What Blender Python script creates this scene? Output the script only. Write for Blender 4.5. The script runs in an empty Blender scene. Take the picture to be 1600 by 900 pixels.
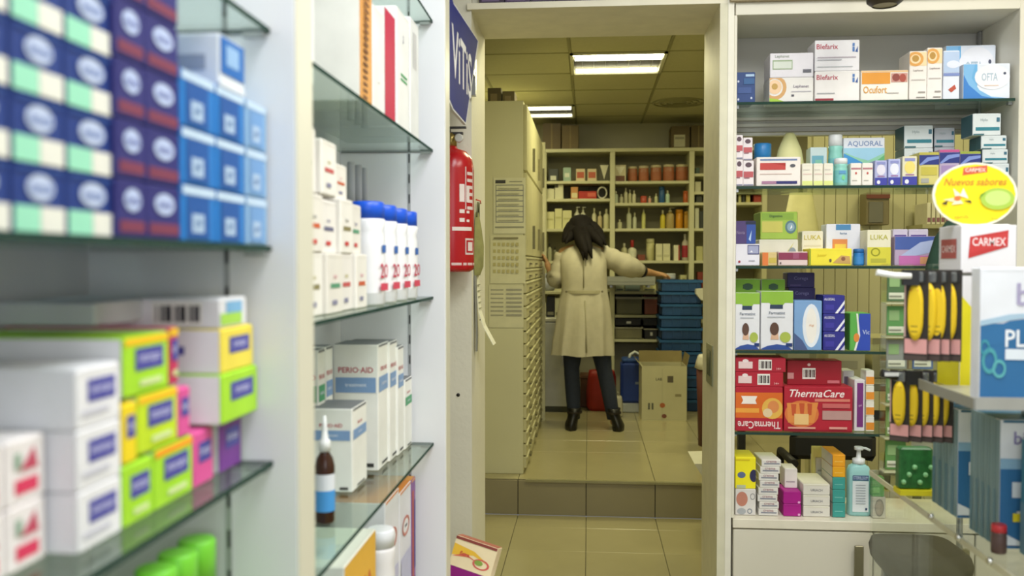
import bpy, bmesh, math, random
from mathutils import Vector, Matrix
random.seed(7)
C = bpy.context.scene.collection
SC = bpy.context.scene

# ------------------------------------------------------------------ camera, world, light
F_PX = 1400.0; YAW = math.radians(4.9); PIT = math.radians(1.555); EYE = 1.45
cd = bpy.data.cameras.new('camera'); cam = bpy.data.objects.new('camera', cd); C.objects.link(cam)
cam.location = (0, 0, EYE); cam.rotation_euler = (math.pi/2 - PIT, 0, YAW)
cd.sensor_width = 36; cd.lens = F_PX/1600*36; cd.clip_start = .02
cd.dof.use_dof = True; cd.dof.focus_distance = 3.6; cd.dof.aperture_fstop = 3.2
SC.camera = cam
w = bpy.data.worlds.new('world'); SC.world = w; w.use_nodes = True
w.node_tree.nodes['Background'].inputs[0].default_value = (.8, .85, .9, 1)
w.node_tree.nodes['Background'].inputs[1].default_value = .3
SC.view_settings.view_transform = 'Standard'; SC.view_settings.look = 'None'
SC.view_settings.exposure = 0.0; SC.view_settings.gamma = 1
def area(name, loc, sx, sy, power, col, rot=(0, 0, 0)):
    l = bpy.data.lights.new(name, 'AREA'); l.shape = 'RECTANGLE'; l.size = sx; l.size_y = sy
    l.energy = power; l.color = col
    o = bpy.data.objects.new(name, l); o.location = loc; o.rotation_euler = rot; C.objects.link(o); return o
area('shop_ceiling_light', (.35, .9, 2.86), .6, 1.6, 42, (.93, .96, 1.0))
area('shop_ceiling_light', (1.3, 1.6, 2.86), .6, 1.2, 28, (1.0, .96, .88))
area('shop_rear_light', (.5, -1.6, 1.9), 2.6, 1.6, 30, (.95, .97, 1.0), (math.radians(82), 0, 0))  # broad unseen area light behind the camera
BACK = (1.0, .93, .54)
area('back_room_light', (.18, 5.88, 2.70), .5, .5, 20, BACK)
area('back_room_light', (-.7, 7.2, 2.70), .5, .5, 11, BACK)
area('back_room_light', (1.6, 6.9, 2.70), .5, .5, 14, BACK)
area('corridor_fill', (.3, 4.0, 2.70), .5, .5, 19, BACK)  # added fill without a fixture, brightens the drawer cabinet end
area('corridor_fill', (1.9, 4.0, 2.70), .5, .5, 10, BACK)  # added fill, lifts the ribbed wall behind the display unit

# ------------------------------------------------------------------ pixel of the photo -> place at a given depth
def _ray(px, py):
    x = (px-800)/F_PX; y = -(py-450)/F_PX
    fy = math.cos(PIT)+y*math.sin(PIT); fz = -math.sin(PIT)+y*math.cos(PIT)
    return (x*math.cos(YAW)-fy*math.sin(YAW), x*math.sin(YAW)+fy*math.cos(YAW), fz)
def PY(px, py, Y):
    r = _ray(px, py); t = Y/r[1]; return (r[0]*t, Y, EYE+r[2]*t)
def PX(px, py, X):
    r = _ray(px, py); t = X/r[0]; return (X, r[1]*t, EYE+r[2]*t)

# ------------------------------------------------------------------ materials (all procedural)
def lin(h):
    h = h.lstrip('#')
    return tuple(((c/12.92) if c <= .04045 else ((c+.055)/1.055)**2.4) for c in (int(h[i:i+2], 16)/255 for i in (0, 2, 4)))+(1,)
_M = {}
def M(col, rough=.55, var=.05, scale=14., metal=0., bump=0., spec=.5, bscale=60.):
    key = (col, rough, var, scale, metal, bump, spec)
    if key in _M: return _M[key]
    m = bpy.data.materials.new('paint_'+col.lstrip('#')); m.use_nodes = True
    nt = m.node_tree; b = nt.nodes['Principled BSDF']; c = lin(col)
    b.inputs['Roughness'].default_value = rough; b.inputs['Metallic'].default_value = metal
    b.inputs['Specular IOR Level'].default_value = spec
    tc = nt.nodes.new('ShaderNodeTexCoord')
    n = nt.nodes.new('ShaderNodeTexNoise'); n.inputs['Scale'].default_value = scale; n.inputs['Detail'].default_value = 3
    nt.links.new(tc.outputs['Object'], n.inputs['Vector'])
    r = nt.nodes.new('ShaderNodeValToRGB'); e = r.color_ramp.elements
    e[0].position = .3; e[1].position = .7
    e[0].color = tuple(v*(1-var) for v in c[:3])+(1,); e[1].color = tuple(min(1, v*(1+var)) for v in c[:3])+(1,)
    nt.links.new(n.outputs['Fac'], r.inputs['Fac']); nt.links.new(r.outputs['Color'], b.inputs['Base Color'])
    if bump:
        n2 = nt.nodes.new('ShaderNodeTexNoise'); n2.inputs['Scale'].default_value = bscale; n2.inputs['Detail'].default_value = 4
        nt.links.new(tc.outputs['Object'], n2.inputs['Vector'])
        bp = nt.nodes.new('ShaderNodeBump'); bp.inputs['Strength'].default_value = bump; bp.inputs['Distance'].default_value = .004
        nt.links.new(n2.outputs['Fac'], bp.inputs['Height']); nt.links.new(bp.outputs['Normal'], b.inputs['Normal'])
    _M[key] = m; return m
def glass_mat(name, tint, gloss=.75, rough=.02, alpha=.0):
    m = bpy.data.materials.new(name); m.use_nodes = True; nt = m.node_tree; nt.nodes.clear()
    o = nt.nodes.new('ShaderNodeOutputMaterial'); t = nt.nodes.new('ShaderNodeBsdfTransparent'); t.inputs[0].default_value = tint
    g = nt.nodes.new('ShaderNodeBsdfGlossy'); g.inputs['Roughness'].default_value = rough; g.inputs[0].default_value = (.9, .95, .92, 1)
    lw = nt.nodes.new('ShaderNodeLayerWeight'); lw.inputs[0].default_value = .5
    pw_ = nt.nodes.new('ShaderNodeMath'); pw_.operation = 'POWER'; pw_.inputs[1].default_value = 5; nt.links.new(lw.outputs['Facing'], pw_.inputs[0])
    f = nt.nodes.new('ShaderNodeMath'); f.operation = 'MULTIPLY_ADD'; f.inputs[1].default_value = gloss; f.inputs[2].default_value = .04; nt.links.new(pw_.outputs[0], f.inputs[0])
    mx = nt.nodes.new('ShaderNodeMixShader'); nt.links.new(f.outputs[0], mx.inputs[0])
    nt.links.new(t.outputs[0], mx.inputs[1]); nt.links.new(g.outputs[0], mx.inputs[2])
    if alpha:
        d = nt.nodes.new('ShaderNodeBsdfDiffuse'); d.inputs[0].default_value = tint
        m2 = nt.nodes.new('ShaderNodeMixShader'); m2.inputs[0].default_value = alpha
        nt.links.new(mx.outputs[0], m2.inputs[1]); nt.links.new(d.outputs[0], m2.inputs[2]); mx = m2
    nt.links.new(mx.outputs[0], o.inputs[0]); return m
GLASS = glass_mat('shelf_glass', (.86, .92, .88, 1)); GLASS_EDGE = glass_mat('shelf_glass_edge', (.035, .07, .055, 1), alpha=.85)
ACRYL = glass_mat('clear_acrylic', (.96, .97, .95, 1), .22); AQUA = glass_mat('aqua_liquid', (.45, .80, .80, 1), alpha=.75)
CLEAR = glass_mat('clear_plastic', (.9, .93, .93, 1), alpha=.12)
def emit(name, col, s):
    m = bpy.data.materials.new(name); m.use_nodes = True; b = m.node_tree.nodes['Principled BSDF']
    b.inputs['Base Color'].default_value = col+(1,); b.inputs['Emission Color'].default_value = col+(1,); b.inputs['Emission Strength'].default_value = s
    return m

# ------------------------------------------------------------------ mesh builder
class MB:
    def __init__(s): s.v = []; s.f = []; s.m = []; s.mats = []; s.sm = []
    def mi(s, mat):
        if isinstance(mat, str): mat = M(mat)
        if mat not in s.mats: s.mats.append(mat)
        return s.mats.index(mat)
    def face(s, pts, mat, smooth=False):
        i = len(s.v); s.v += [tuple(p) for p in pts]; s.f.append(tuple(range(i, i+len(pts)))); s.m.append(s.mi(mat)); s.sm.append(smooth)
    def grid(s, rings, mat, closed=True, smooth=True, cap0=False, cap1=False):
        i0 = len(s.v); n = len(rings[0]); k = s.mi(mat)
        for r in rings: s.v += [tuple(p) for p in r]
        for a in range(len(rings)-1):
            for b in range(n if closed else n-1):
                c = (b+1) % n
                s.f.append((i0+a*n+b, i0+a*n+c, i0+(a+1)*n+c, i0+(a+1)*n+b)); s.m.append(k); s.sm.append(smooth)
        if cap0: s.f.append(tuple(i0+b for b in reversed(range(n)))); s.m.append(k); s.sm.append(False)
        if cap1: s.f.append(tuple(i0+(len(rings)-1)*n+b for b in range(n))); s.m.append(k); s.sm.append(False)
    def box(s, x0, x1, y0, y1, z0, z1, mat, bev=0.):
        if bev <= 0:
            P = [(x0,y0,z0),(x1,y0,z0),(x1,y1,z0),(x0,y1,z0),(x0,y0,z1),(x1,y0,z1),(x1,y1,z1),(x0,y1,z1)]
            i = len(s.v); s.v += P; k = s.mi(mat)
            for q in ((0,3,2,1),(4,5,6,7),(0,1,5,4),(1,2,6,5),(2,3,7,6),(3,0,4,7)):
                s.f.append(tuple(i+a for a in q)); s.m.append(k); s.sm.append(False)
            return
        b = bev
        def ring(z, e): return [(x0+e+b*0,y0+e,z)]
        R = []
        def oct_(z, e):
            c = b
            return [(x0+e+c,y0+e,z),(x1-e-c,y0+e,z),(x1-e,y0+e+c,z),(x1-e,y1-e-c,z),(x1-e-c,y1-e,z),(x0+e+c,y1-e,z),(x0+e,y1-e-c,z),(x0+e,y0+e+c,z)]
        s.grid([oct_(z0, b), oct_(z0+b, 0), oct_(z1-b, 0), oct_(z1, b)], mat, True, False, True, True)
    def lathe(s, prof, mat, cx=0, cy=0, seg=20, cap0=True, cap1=True, sx=1, sy=1):
        s.grid([[(cx+r*sx*math.cos(2*math.pi*k/seg), cy+r*sy*math.sin(2*math.pi*k/seg), z) for k in range(seg)] for r, z in prof], mat, True, True, cap0, cap1)
    def tube(s, pts, rad, mat, seg=8, caps=True):
        pts = [Vector(p) for p in pts]; rings = []
        if not isinstance(rad, (list, tuple)): rad = [rad]*len(pts)
        up = Vector((0, 0, 1))
        for i, p in enumerate(pts):
            d = (pts[min(i+1, len(pts)-1)]-pts[max(i-1, 0)]).normalized()
            a = d.cross(up)
            if a.length < .2: a = d.cross(Vector((0, 1, 0)))
            a.normalize(); b = d.cross(a).normalized()
            rings.append([p+(a*math.cos(2*math.pi*k/seg)+b*math.sin(2*math.pi*k/seg))*rad[i] for k in range(seg)])
        s.grid(rings, mat, True, True, caps, caps)
    def build(s, name, parent=None, loc=(0, 0, 0), rz=0., rot=None):
        me = bpy.data.meshes.new(name); me.from_pydata(s.v, [], s.f)
        for m in s.mats: me.materials.append(m)
        me.polygons.foreach_set('material_index', s.m); me.polygons.foreach_set('use_smooth', s.sm); me.update()
        o = bpy.data.objects.new(name, me); C.objects.link(o)
        o.location = loc; o.rotation_euler = rot or (0, 0, rz)
        if parent: o.parent = parent
        return o
def tag(o, label=None, cat=None, group=None, kind=None):
    if label: o['label'] = label
    if cat: o['category'] = cat
    if group: o['group'] = group
    if kind: o['kind'] = kind
    return o
def empty(name, loc=(0, 0, 0), rz=0., label=None, cat=None, group=None):
    o = bpy.data.objects.new(name, None); o.empty_display_size = .05; C.objects.link(o); o.location = loc; o.rotation_euler = (0, 0, rz)
    return tag(o, label, cat, group)
def bx(name, x0, x1, y0, y1, z0, z1, mat, parent=None, bev=0.):
    m = MB(); m.box(x0, x1, y0, y1, z0, z1, mat, bev); return m.build(name, parent)
def struct(o): o['kind'] = 'structure'; return o
_T = {}
def text_polys(s, shear=0., bold=0.):
    k = (s, shear, bold)
    if k in _T: return _T[k]
    c = bpy.data.curves.new('t', 'FONT'); c.body = s; c.shear = shear; c.offset = bold; c.resolution_u = 2
    o = bpy.data.objects.new('t', c); C.objects.link(o)
    dg = bpy.context.evaluated_depsgraph_get(); e = o.evaluated_get(dg); me = e.to_mesh()
    vs = [tuple(v.co) for v in me.vertices]; fs = [tuple(p.vertices) for p in me.polygons]; e.to_mesh_clear()
    bpy.data.objects.remove(o); bpy.data.curves.remove(c)
    if not vs: vs = [(0, 0, 0)]
    x0 = min(v[0] for v in vs); x1 = max(v[0] for v in vs); y0 = min(v[1] for v in vs); y1 = max(v[1] for v in vs)
    r = ([((v[0]-(x0+x1)/2), (v[1]-(y0+y1)/2)) for v in vs], fs, x1-x0, y1-y0); _T[k] = r; return r
def art_on(mb, frames, art):
    """flat print: every op lies on a face frame (origin, udir, vdir, width, height, normal)"""
    n = {}
    for op in art:
        kind = op[0]; fc = 'F'
        if isinstance(op[-1], str) and len(op[-1]) == 1 and op[-1] in 'FSRTB' and len(op) > 5: fc = op[-1]; op = op[:-1]
        O, U, V, W, Hh, N = frames[fc]; n[fc] = n.get(fc, 0)+1; off = .0004+.00025*n[fc]
        def pt(u, v):
            u = min(.995, max(.005, u)); v = min(.995, max(.005, v)); return O+U*(u*W)+V*(v*Hh)+N*off
        if kind == 'r':
            _, a, b, c, d, col = op; mb.face([pt(a, b), pt(c, b), pt(c, d), pt(a, d)], col)
        elif kind == 'p':
            _, pts, col = op[:3]; mb.face([pt(*q) for q in pts], col)
        elif kind == 'd':
            _, u, v, ru, rv, col = op; mb.face([pt(u+ru*math.cos(t*math.pi/10), v+rv*math.sin(t*math.pi/10)) for t in range(20)], col)
        elif kind == 'ring':
            _, u, v, ru, rv, th, col = op
            for t in range(20):
                a = t*math.pi/10; b = (t+1)*math.pi/10
                mb.face([pt(u+ru*math.cos(a), v+rv*math.sin(a)), pt(u+ru*math.cos(b), v+rv*math.sin(b)), pt(u+ru*(1-th)*math.cos(b), v+rv*(1-th)*math.sin(b)), pt(u+ru*(1-th)*math.cos(a), v+rv*(1-th)*math.sin(a))], col)
        elif kind in ('t', 'ti', 'tu'):   # u, v centre, height share, max width share, colour, string
            _, u, v, hh, ww, col, s = op
            vs, fs, tw, th = text_polys(s, .3 if kind == 'ti' else 0., .012)
            sc = hh*Hh/max(th, .01); sx = min(sc, ww*W/max(tw, .01)) if tw*sc > ww*W else sc
            if kind == 'tu': sc = -sc; sx = -sx
            c = O+U*(u*W)+V*(v*Hh)+N*off; i0 = len(mb.v); k = mb.mi(col)
            mb.v += [tuple(c+U*(x*sx)+V*(y*sc)) for x, y in vs]
            for f in fs: mb.f.append(tuple(i0+q for q in f)); mb.m.append(k); mb.sm.append(False)
        elif kind == 'bar':
            _, a, b, c, d, col = op; nb = 9
            mb.face([pt(a, b), pt(c, b), pt(c, d), pt(a, d)], '#e8e6e0')
            off += .0003
            for q in range(nb):
                x = a+(c-a)*(.08+.86*q/nb); wq = (c-a)*(.03+.04*((q*7) % 3))
                mb.face([pt(x, b+(d-b)*.15), pt(x+wq, b+(d-b)*.15), pt(x+wq, d-(d-b)*.15), pt(x, d-(d-b)*.15)], col)
def frames(w, d, h):
    X, Y, Z = Vector((1, 0, 0)), Vector((0, 1, 0)), Vector((0, 0, 1))
    return {'F': (Vector((-w/2, -d/2, 0)), X, Z, w, h, -Y), 'S': (Vector((-w/2, d/2, 0)), -Y, Z, d, h, -X),
            'R': (Vector((w/2, -d/2, 0)), Y, Z, d, h, X), 'T': (Vector((-w/2, -d/2, h)), X, Y, w, d, Z), 'B': (Vector((w/2, d/2, 0)), -X, Z, w, h, Y)}
def carton(name, label, x, y, z, w, d, h, col, art=(), rz=0., cat='box', group=None, flap=True, side=None, topc=None, rot=None):
    """folding carton: scored body, printed faces, tuck flap as a part"""
    mb = MB(); b = min(.0016, min(w, d, h)*.06)
    mb.box(-w/2, w/2, -d/2, d/2, 0, h, col, b)
    fr = frames(w, d, h); a = list(art)
    if side: a = [('r', .015, .015, .985, .985, side, 'S'), ('r', .015, .015, .985, .985, side, 'R')]+a
    art_on(mb, fr, a)
    o = mb.build(name, None, (x, y, z), rz, rot)
    tag(o, label, cat, group)
    if flap:
        f = MB(); t = .0007
        f.box(-w/2+b, w/2-b, -d/2+b, d/2-b, h, h+t, topc or col)
        f.box(-w/2+w*.06, w/2-w*.06, -d/2-.0004, -d/2, h-min(.006, h*.12), h-b*.6, topc or col)
        f.build('tuck_flap', o)
    return o
def bottle(name, label, x, y, z, r, h, col, capcol, cat='bottle', group=None, kind='screw', labcol=None, art=(), sy=1., neck=.35, caph=.2, seg=20, bodymat=None, rz=0):
    o = empty(name, (x, y, z), rz, label, cat, group)
    hb = h*(1-caph); m = MB(); bm_ = bodymat or M(col, .3, .02)
    rn = r*neck if kind != 'tub' else r*.92
    m.lathe([(r*.9, 0), (r, .004), (r, hb*.78), (r*.93, hb*.86), (rn*1.15, hb*.96), (rn, hb)], bm_, seg=seg, sy=sy); m.build('body', o)
    c = MB(); cm = M(capcol, .35, .02)
    if kind == 'pump':
        c.lathe([(rn*1.25, hb), (rn*1.25, hb+.3*caph*h), (rn*.4, hb+.35*caph*h), (rn*.4, hb+.75*caph*h), (rn*.9, hb+.78*caph*h), (rn*.9, h)], cm, seg=14)
        c.box(0, r*1.05, -rn*.35, rn*.35, h-.16*caph*h, h, cm); c.build('pump', o)
    elif kind == 'nozzle':
        c.lathe([(rn*1.2, hb), (rn*1.1, hb+.3*caph*h), (rn*.45, hb+.5*caph*h), (rn*.25, h)], cm, seg=14); c.build('nozzle', o)
    else:
        rc = rn*1.12 if kind == 'screw' else r*.98
        c.lathe([(rc, hb-.002), (rc, h-.003), (rc*.9, h)], cm, seg=seg, sy=sy); c.build('cap', o)
    if labcol:
        l = MB(); l.lathe([(r*1.012, hb*.14), (r*1.012, hb*.70)], labcol, seg=seg, cap0=False, cap1=False, sy=sy)
        fr = {'F': (Vector((-r*.62, -r*1.03*sy, hb*.14)), Vector((1, 0, 0)), Vector((0, 0, 1)), r*1.24, hb*.56, Vector((0, -1, 0)))}
        art_on(l, fr, art); l.build('label', o)
    return o
ORD = ['lowest', 'second from the shelf', 'third from the shelf', 'fourth from the shelf', 'fifth from the shelf', 'sixth from the shelf', 'seventh from the shelf', 'eighth from the shelf', 'topmost']
def rank(i, n): return ('topmost' if i == n-1 and n > 1 else ORD[i])

# ================================================================== SETTING
WHITE = M('#e4e4e6', .35, .02, 3); CREAM = M('#dedac8', .5, .03, 3, bump=.15); OFFW = M('#dcdad2', .4, .02, 4)
BWALL = M('#c9c6ae', .6, .05, 2, bump=.3); ALU = M('#a9abad', .3, .03, 30, metal=.8)
UP = .207
# floors: slab + tiles as parts
def tiled_floor(name, x0, x1, ys, z, th, tile, grout):
    fl = struct(bx(name, x0, x1, ys[0], ys[-1], z-th-.1, z-th, grout))
    proto = {}
    k0 = math.floor((x0+.012)/.392)-1
    for a in range(len(ys)-1):
        for k in range(k0, k0+16):
            u0 = -.012+.392*k; u1 = u0+.392
            u0 = max(u0, x0); u1 = min(u1, x1)
            if u1-u0 < .03: continue
            key = (round(u1-u0, 3), round(ys[a+1]-ys[a], 3)); g = .0013
            if key not in proto:
                m = MB(); m.box(g, key[0]-g, g, key[1]-g, -th, 0, tile, .0015); o = m.build('tile', fl); proto[key] = o.data
            else:
                o = bpy.data.objects.new('tile', proto[key]); C.objects.link(o); o.parent = fl
            o.location = (u0, ys[a], z)
    return fl
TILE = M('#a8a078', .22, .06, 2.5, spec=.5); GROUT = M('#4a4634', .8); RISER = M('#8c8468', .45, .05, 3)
ysl = [4.89-.4*k for k in range(18)][::-1]+[5.125]
tiled_floor('floor', -1.6, 2.4, ysl, 0, .006, TILE, GROUT)
tiled_floor('floor_upper', -1.6, 3.6, [5.135]+[5.90+.39*k for k in range(7)]+[8.5], UP, .006, TILE, GROUT)
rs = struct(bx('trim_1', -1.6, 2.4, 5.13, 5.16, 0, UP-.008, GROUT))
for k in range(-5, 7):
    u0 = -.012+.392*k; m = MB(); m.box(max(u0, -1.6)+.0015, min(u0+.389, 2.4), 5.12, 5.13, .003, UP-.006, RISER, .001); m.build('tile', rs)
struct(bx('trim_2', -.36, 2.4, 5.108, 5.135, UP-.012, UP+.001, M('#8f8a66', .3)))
# shop ceiling / walls
struct(bx('ceiling', -1.6, 2.4, -2.2, 3.0, 2.9, 3.0, OFFW))
struct(bx('wall_left', -1.7, -1.6, -2.2, 8.6, 0, 3.0, BWALL))
struct(bx('wall_right', 2.4, 2.5, -2.2, 5.0, 0, 3.0, BWALL))
# dividing wall with doorway and alcove
JL, JR, Y0, Y1, HZ = -.387, .417, 2.95, 3.33, 2.283
PAINT = M('#d8d4c0', .55, .03, 4, bump=.25)
wf = struct(bx('wall_front_left', -1.6, JL, Y0, Y1, 0, 2.9, PAINT))
m = MB(); p = PY(716, 617, Y0); m.lathe([(.006, 0), (.006, .002), (.002, .004)], '#151310', seg=10)
m.build('wall_plug', wf, (p[0], Y0, p[2]), 0, (math.radians(90), 0, 0))
struct(bx('trim_3', -.40, .466, Y0-.012, Y1, HZ, HZ+.02, M('#e2dcc4', .45)))          # header soffit strip
struct(bx('wall_front_header', JL, 2.4, Y0+.03, Y1, HZ+.02, 2.9, PAINT))
jb = struct(bx('door_1', JR, .443, Y0-.012, Y1, 0, HZ, M('#d6d2b8', .5)))
m = MB(); m.box(.4425, .4615, Y0-.014, Y0+.30, 0, HZ+.02, M('#e6e2d2', .4)); m.build('edge_trim', jb)
# strike plate on the jamb with glassy slot
m = MB(); z0 = PY(1108, 600, 3.12)[2]; z1 = PY(1108, 538, 3.12)[2]
m.box(JR-.004, JR, 3.05, 3.20, z0, z1, M('#8d8f72', .3, metal=.3)); m.box(JR-.006, JR-.003, 3.09, 3.16, z0+.03, z1-.02, M('#44503a', .2)); m.build('strike_plate', jb)
# back room
struct(bx('wall_back', -1.6, 3.6, 8.42, 8.5, 0, 2.78, M('#b9b59c', .6, .05, 2)))
struct(bx('wall_back_right', 3.5, 3.6, 5.0, 8.5, 0, 2.78, BWALL))
pw = struct(bx('wall_partition', 1.20, 3.5, 5.0, 5.08, 0, 2.78, M('#b2ae84', .6, .04, 2)))
for k in range(26):                                           # ribbed cladding seen through the shelf unit
    m = MB(); m.box(1.21+k*.06, 1.21+k*.06+.0575, 4.985, 5.0, .02, 2.7, M('#c4c098', .55, .04, 3), .0015); m.build('panel', pw)
cl = struct(bx('ceiling_back', -1.6, 3.6, 3.33, 8.5, 2.765, 2.85, M('#565238', .8)))
CT = M('#b8b48c', .75, .03, 40, bump=.2)
proto = None
for i in range(-3, 7):
    for j in range(-3, 6):
        X = -.12+.6*i; Y = 5.58+.6*j
        if (i, j) in ((0, 0), (-1, 3)): continue
        if X < -1.62 or X+.6 > 3.6: continue
        if Y < 3.35: continue
        yl = min(.6, 8.42-Y)
        if yl < .1: continue
        if proto is None or yl < .59:
            m = MB(); m.box(.008, .592, .008, yl-.008, -.014, 0, CT, .003); o = m.build('ceiling_tile', cl)
            if yl > .59: proto = o.data
        else: o = bpy.data.objects.new('ceiling_tile', proto); C.objects.link(o); o.parent = cl
        o.location = (X, Y, 2.765)
for X in [-.12+.6*i for i in range(-2, 7)]: bx('ceiling_rail', X-.008, X+.008, 3.34, 8.42, 2.748, 2.766, M('#8f8b62', .6), cl)
for j in range(-3, 6): bx('ceiling_rail', -1.6, 3.6, 5.572+.6*j, 5.588+.6*j, 2.749, 2.765, M('#8f8b62', .6), cl)
def troffer(X, Y, label, s):
    o = empty('ceiling_light', (X, Y, 2.75), 0, label, 'lamp', 'back room ceiling lights')
    m = MB(); m.box(0, .6, 0, .6, .02, .024, M('#a8a684', .5)); m.box(0, .02, 0, .6, -.012, .02, '#c8c6a8'); m.box(.58, .6, 0, .6, -.012, .02, '#c8c6a8')
    m.box(0, .6, 0, .02, -.012, .02, '#c8c6a8'); m.box(0, .6, .58, .6, -.012, .02, '#c8c6a8'); m.build('housing', o)
    e = emit('tube_glow', (1, .97, .72), s)
    for y in (.12, .5):
        m = MB(); m.tube([(.03, y, -.004), (.57, y, -.004)], .018 if y < .3 else .012, e, 10); m.build('tube', o)
    for k in range(1, 8): bx('louvre', k*.075-.001, k*.075+.001, .16, .46, -.004, .016, M('#8a8868', .3), o)
    bx('reflector', .02, .58, .022, .10, .002, .010, e, o)
    return o
troffer(-.12, 5.58, 'square ceiling light with two bright tubes over the white coat', 14)
troffer(-.72, 7.38, 'far small ceiling light beside the top of the drawer cabinet', 2.5)
# ceiling vent
p = PY(1062, 170, 7.2); o = empty('ceiling_vent', (.72, 7.35, 2.75), 0, 'round grille vent in the ceiling above the back shelves', 'vent')
for k in range(4):
    m = MB(); r = .05+.05*k
    m.lathe([(r, -.008), (r+.012, -.008), (r+.012, .0), (r, 0), (r, -.008)], M('#a09c74', .5), seg=24, cap0=False, cap1=False); m.build('ring', o)

# ================================================================== LEFT SHELVING UNIT (runs away from the camera)
XF, XS, XB = -.353, -.385, -.62
lu = empty('shelving_unit', (XB, 0, 0), 0, 'white shelving unit of two bays along the left, with glass shelves', 'shelving')
def lpart(o): o.parent = lu; o.location = (-XB, 0, 0); return o
PANELW = M('#e6e7ea', .3, .02, 3); PEDGE = M('#dcd9c6', .4, .02, 3)
def lbox(name, *a, **k): return lpart(bx(name, *a, **k))
for (a, b) in ((-.2, -.14), (1.064, 1.128), (2.202, 2.264)):
    m = MB(); m.box(XB, XF-.002, a, b, 0, 2.6, PANELW, .001); m.box(XF-.002, XF, a+.001, b-.001, 0, 2.6, PEDGE); lpart(m.build('side_panel'))
lbox('back_panel', XB-.02, XB, -.2, 2.264, 0, 2.6, M('#d8d9dc', .4, .02, 3))
lbox('plinth', XB, XF-.01, -.14, 2.2, 0, .12, PANELW)
lbox('top_panel', XB, XF-.004, -.14, 2.2, 2.57, 2.598, PANELW)
def rail(xc, y):
    m = MB(); m.box(xc-.0035, xc+.0035, y-.002, y, .15, 2.5, M('#b9bbbd', .35, metal=.3))
    for k in range(46): m.box(xc-.0016, xc+.0016, y-.0026, y-.0018, .2+k*.05, .222+k*.05, '#1d1d1f')
    return lpart(m.build('slotted_rail'))
def rail_x(px, y, d):  # X of the rail on a panel face
    return PY(px, 400, y)[0]
rail(rail_x(355, 1.064, 0), 1.064); rail(rail_x(640, 2.202, 0), 2.202)
def gshelf(y0, y1, z, clips=True):
    g = MB(); g.box(XB+.004, XS-.001, y0, y1, z-.007, z-.0005, GLASS); g.box(XS-.001, XS, y0, y1, z-.007, z-.0005, GLASS_EDGE)
    g.box(XB+.004, XS, y1, y1+.0008, z-.007, z-.0005, GLASS_EDGE)
    o = lpart(g.build('glass_shelf'))
    for y in (y0+.003, y1-.012):
        c = MB(); c.box(XS-.03, XS-.004, y, y+.010, z-.013, z-.007, M('#b4b6b6', .3, metal=.6)); cc = c.build('shelf_clip'); cc.parent = o
    return o
ZA = {'top': 1.735, 'A': 1.472, 'B': 1.209, 'C': .95, 'D': .69}
for z in ZA.values(): gshelf(-.138, 1.062, z)
ZB = {'0': 2.05, '1': 1.733, '2': 1.369, '3': 1.004, '4': .64}
for z in ZB.values(): gshelf(1.130, 2.200, z)

def lrow(name, label, y0, y1, z, h, col, art=(), d=.19, xf=None, cat='box', group=None, side=None, **k):
    """carton in the left unit whose printed end faces the aisle (+X)"""
    xf = XS-.012 if xf is None else xf; d = min(d, xf-XB-.008)
    return carton(name, label, xf-d/2, (y0+y1)/2, z, (y1-y0)-.001, d, h-.0012, col, art, math.pi/2, cat, group, side=side, **k)
def yz(px, x=None): return PX(px, 412, XS-.012 if x is None else x)[1]

# --- bay 1, shelf A: navy / purple / blue toothpaste cartons
NAVY = '#16357e'; MINT = '#9adfc0'; CRM = '#e2e2d8'; PURP = '#2b2a72'
g1 = 'navy cartons with mint and cream stripes'; hrow = .0495
cols = [(yz(20)-.064, yz(20)-.002, 'nearest'), (yz(20), yz(103), 'middle'), (yz(105), yz(181), 'far')]
for r in range(5):
    for (a, b, wd) in cols:
        art = [('r', .02, .02, .5, .40, MINT), ('r', .5, .02, .98, .40, CRM), ('d', .5, .68, .27, .2, '#b9c6e2'), ('t', .5, .68, .16, .42, '#5a74b4', 'dental'), ('r', .05, .93, .95, .98, '#2c51a0')]
        lrow('toothpaste_box', 'navy carton, mint and cream stripe, %s column, %s' % (wd, rank(r, 5)), a, b, ZA['A']+r*hrow, hrow, NAVY, art, .17, group=g1, side='#1c3f8c')
g2 = 'dark purple cartons with red stripe'
for r in range(5):
    for (a, b, wd) in ((.716, .765, 'left'), (.766, yz(284, XS-.006)-.002, 'right')):
        art = [('r', .06, .10, .94, .30, '#7a3550'), ('d', .5, .66, .3, .2, '#b6c4e6'), ('t', .5, .66, .15, .46, '#5661a8', 'dental')]
        lrow('toothpaste_box', 'dark purple carton with red stripe, %s column, %s' % (wd, rank(r, 5)), a, b, ZA['A']+r*.0505, .0505, PURP, art, .17, xf=XS-.006, group=g2)
lrow('toothpaste_box', 'bright violet carton wedged between navy and purple stacks', yz(182)+.001, yz(182)+.012, ZA['A'], .052, '#3a2fc0', [('r', .1, .05, .9, .35, '#9c8ae0')], .16)
g3 = 'blue cartons beside the purple stack'
for r in range(3):
    for (a, b, wd, c1, c2) in ((yz(285, XS-.004), yz(337, XS-.004), 'left', '#1f78c6', '#17539e'), (yz(339, XS-.004), yz(384, XS-.004)-.002, 'middle', '#1f78c6', '#17539e'), (yz(386, XS-.004), 1.060, 'right', '#8db6dc', '#6c98cc')):
        art = [('r', .0, .84, 1., 1., '#bcd2e8'), ('r', .12, .06, .8, .82, c2), ('r', .26, .16, .62, .5, '#a8c0dc'), ('t', .44, .34, .18, .3, '#3f6ba8', 'gel')]
        lrow('toothpaste_box', ('bright blue' if wd != 'right' else 'pale blue')+' carton, %s column of the blue stack, %s' % (wd, rank(r, 3)), a, b, ZA['A']+r*.0555, .0555, c1, art, .17, xf=XS-.004, group=g3)
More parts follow.
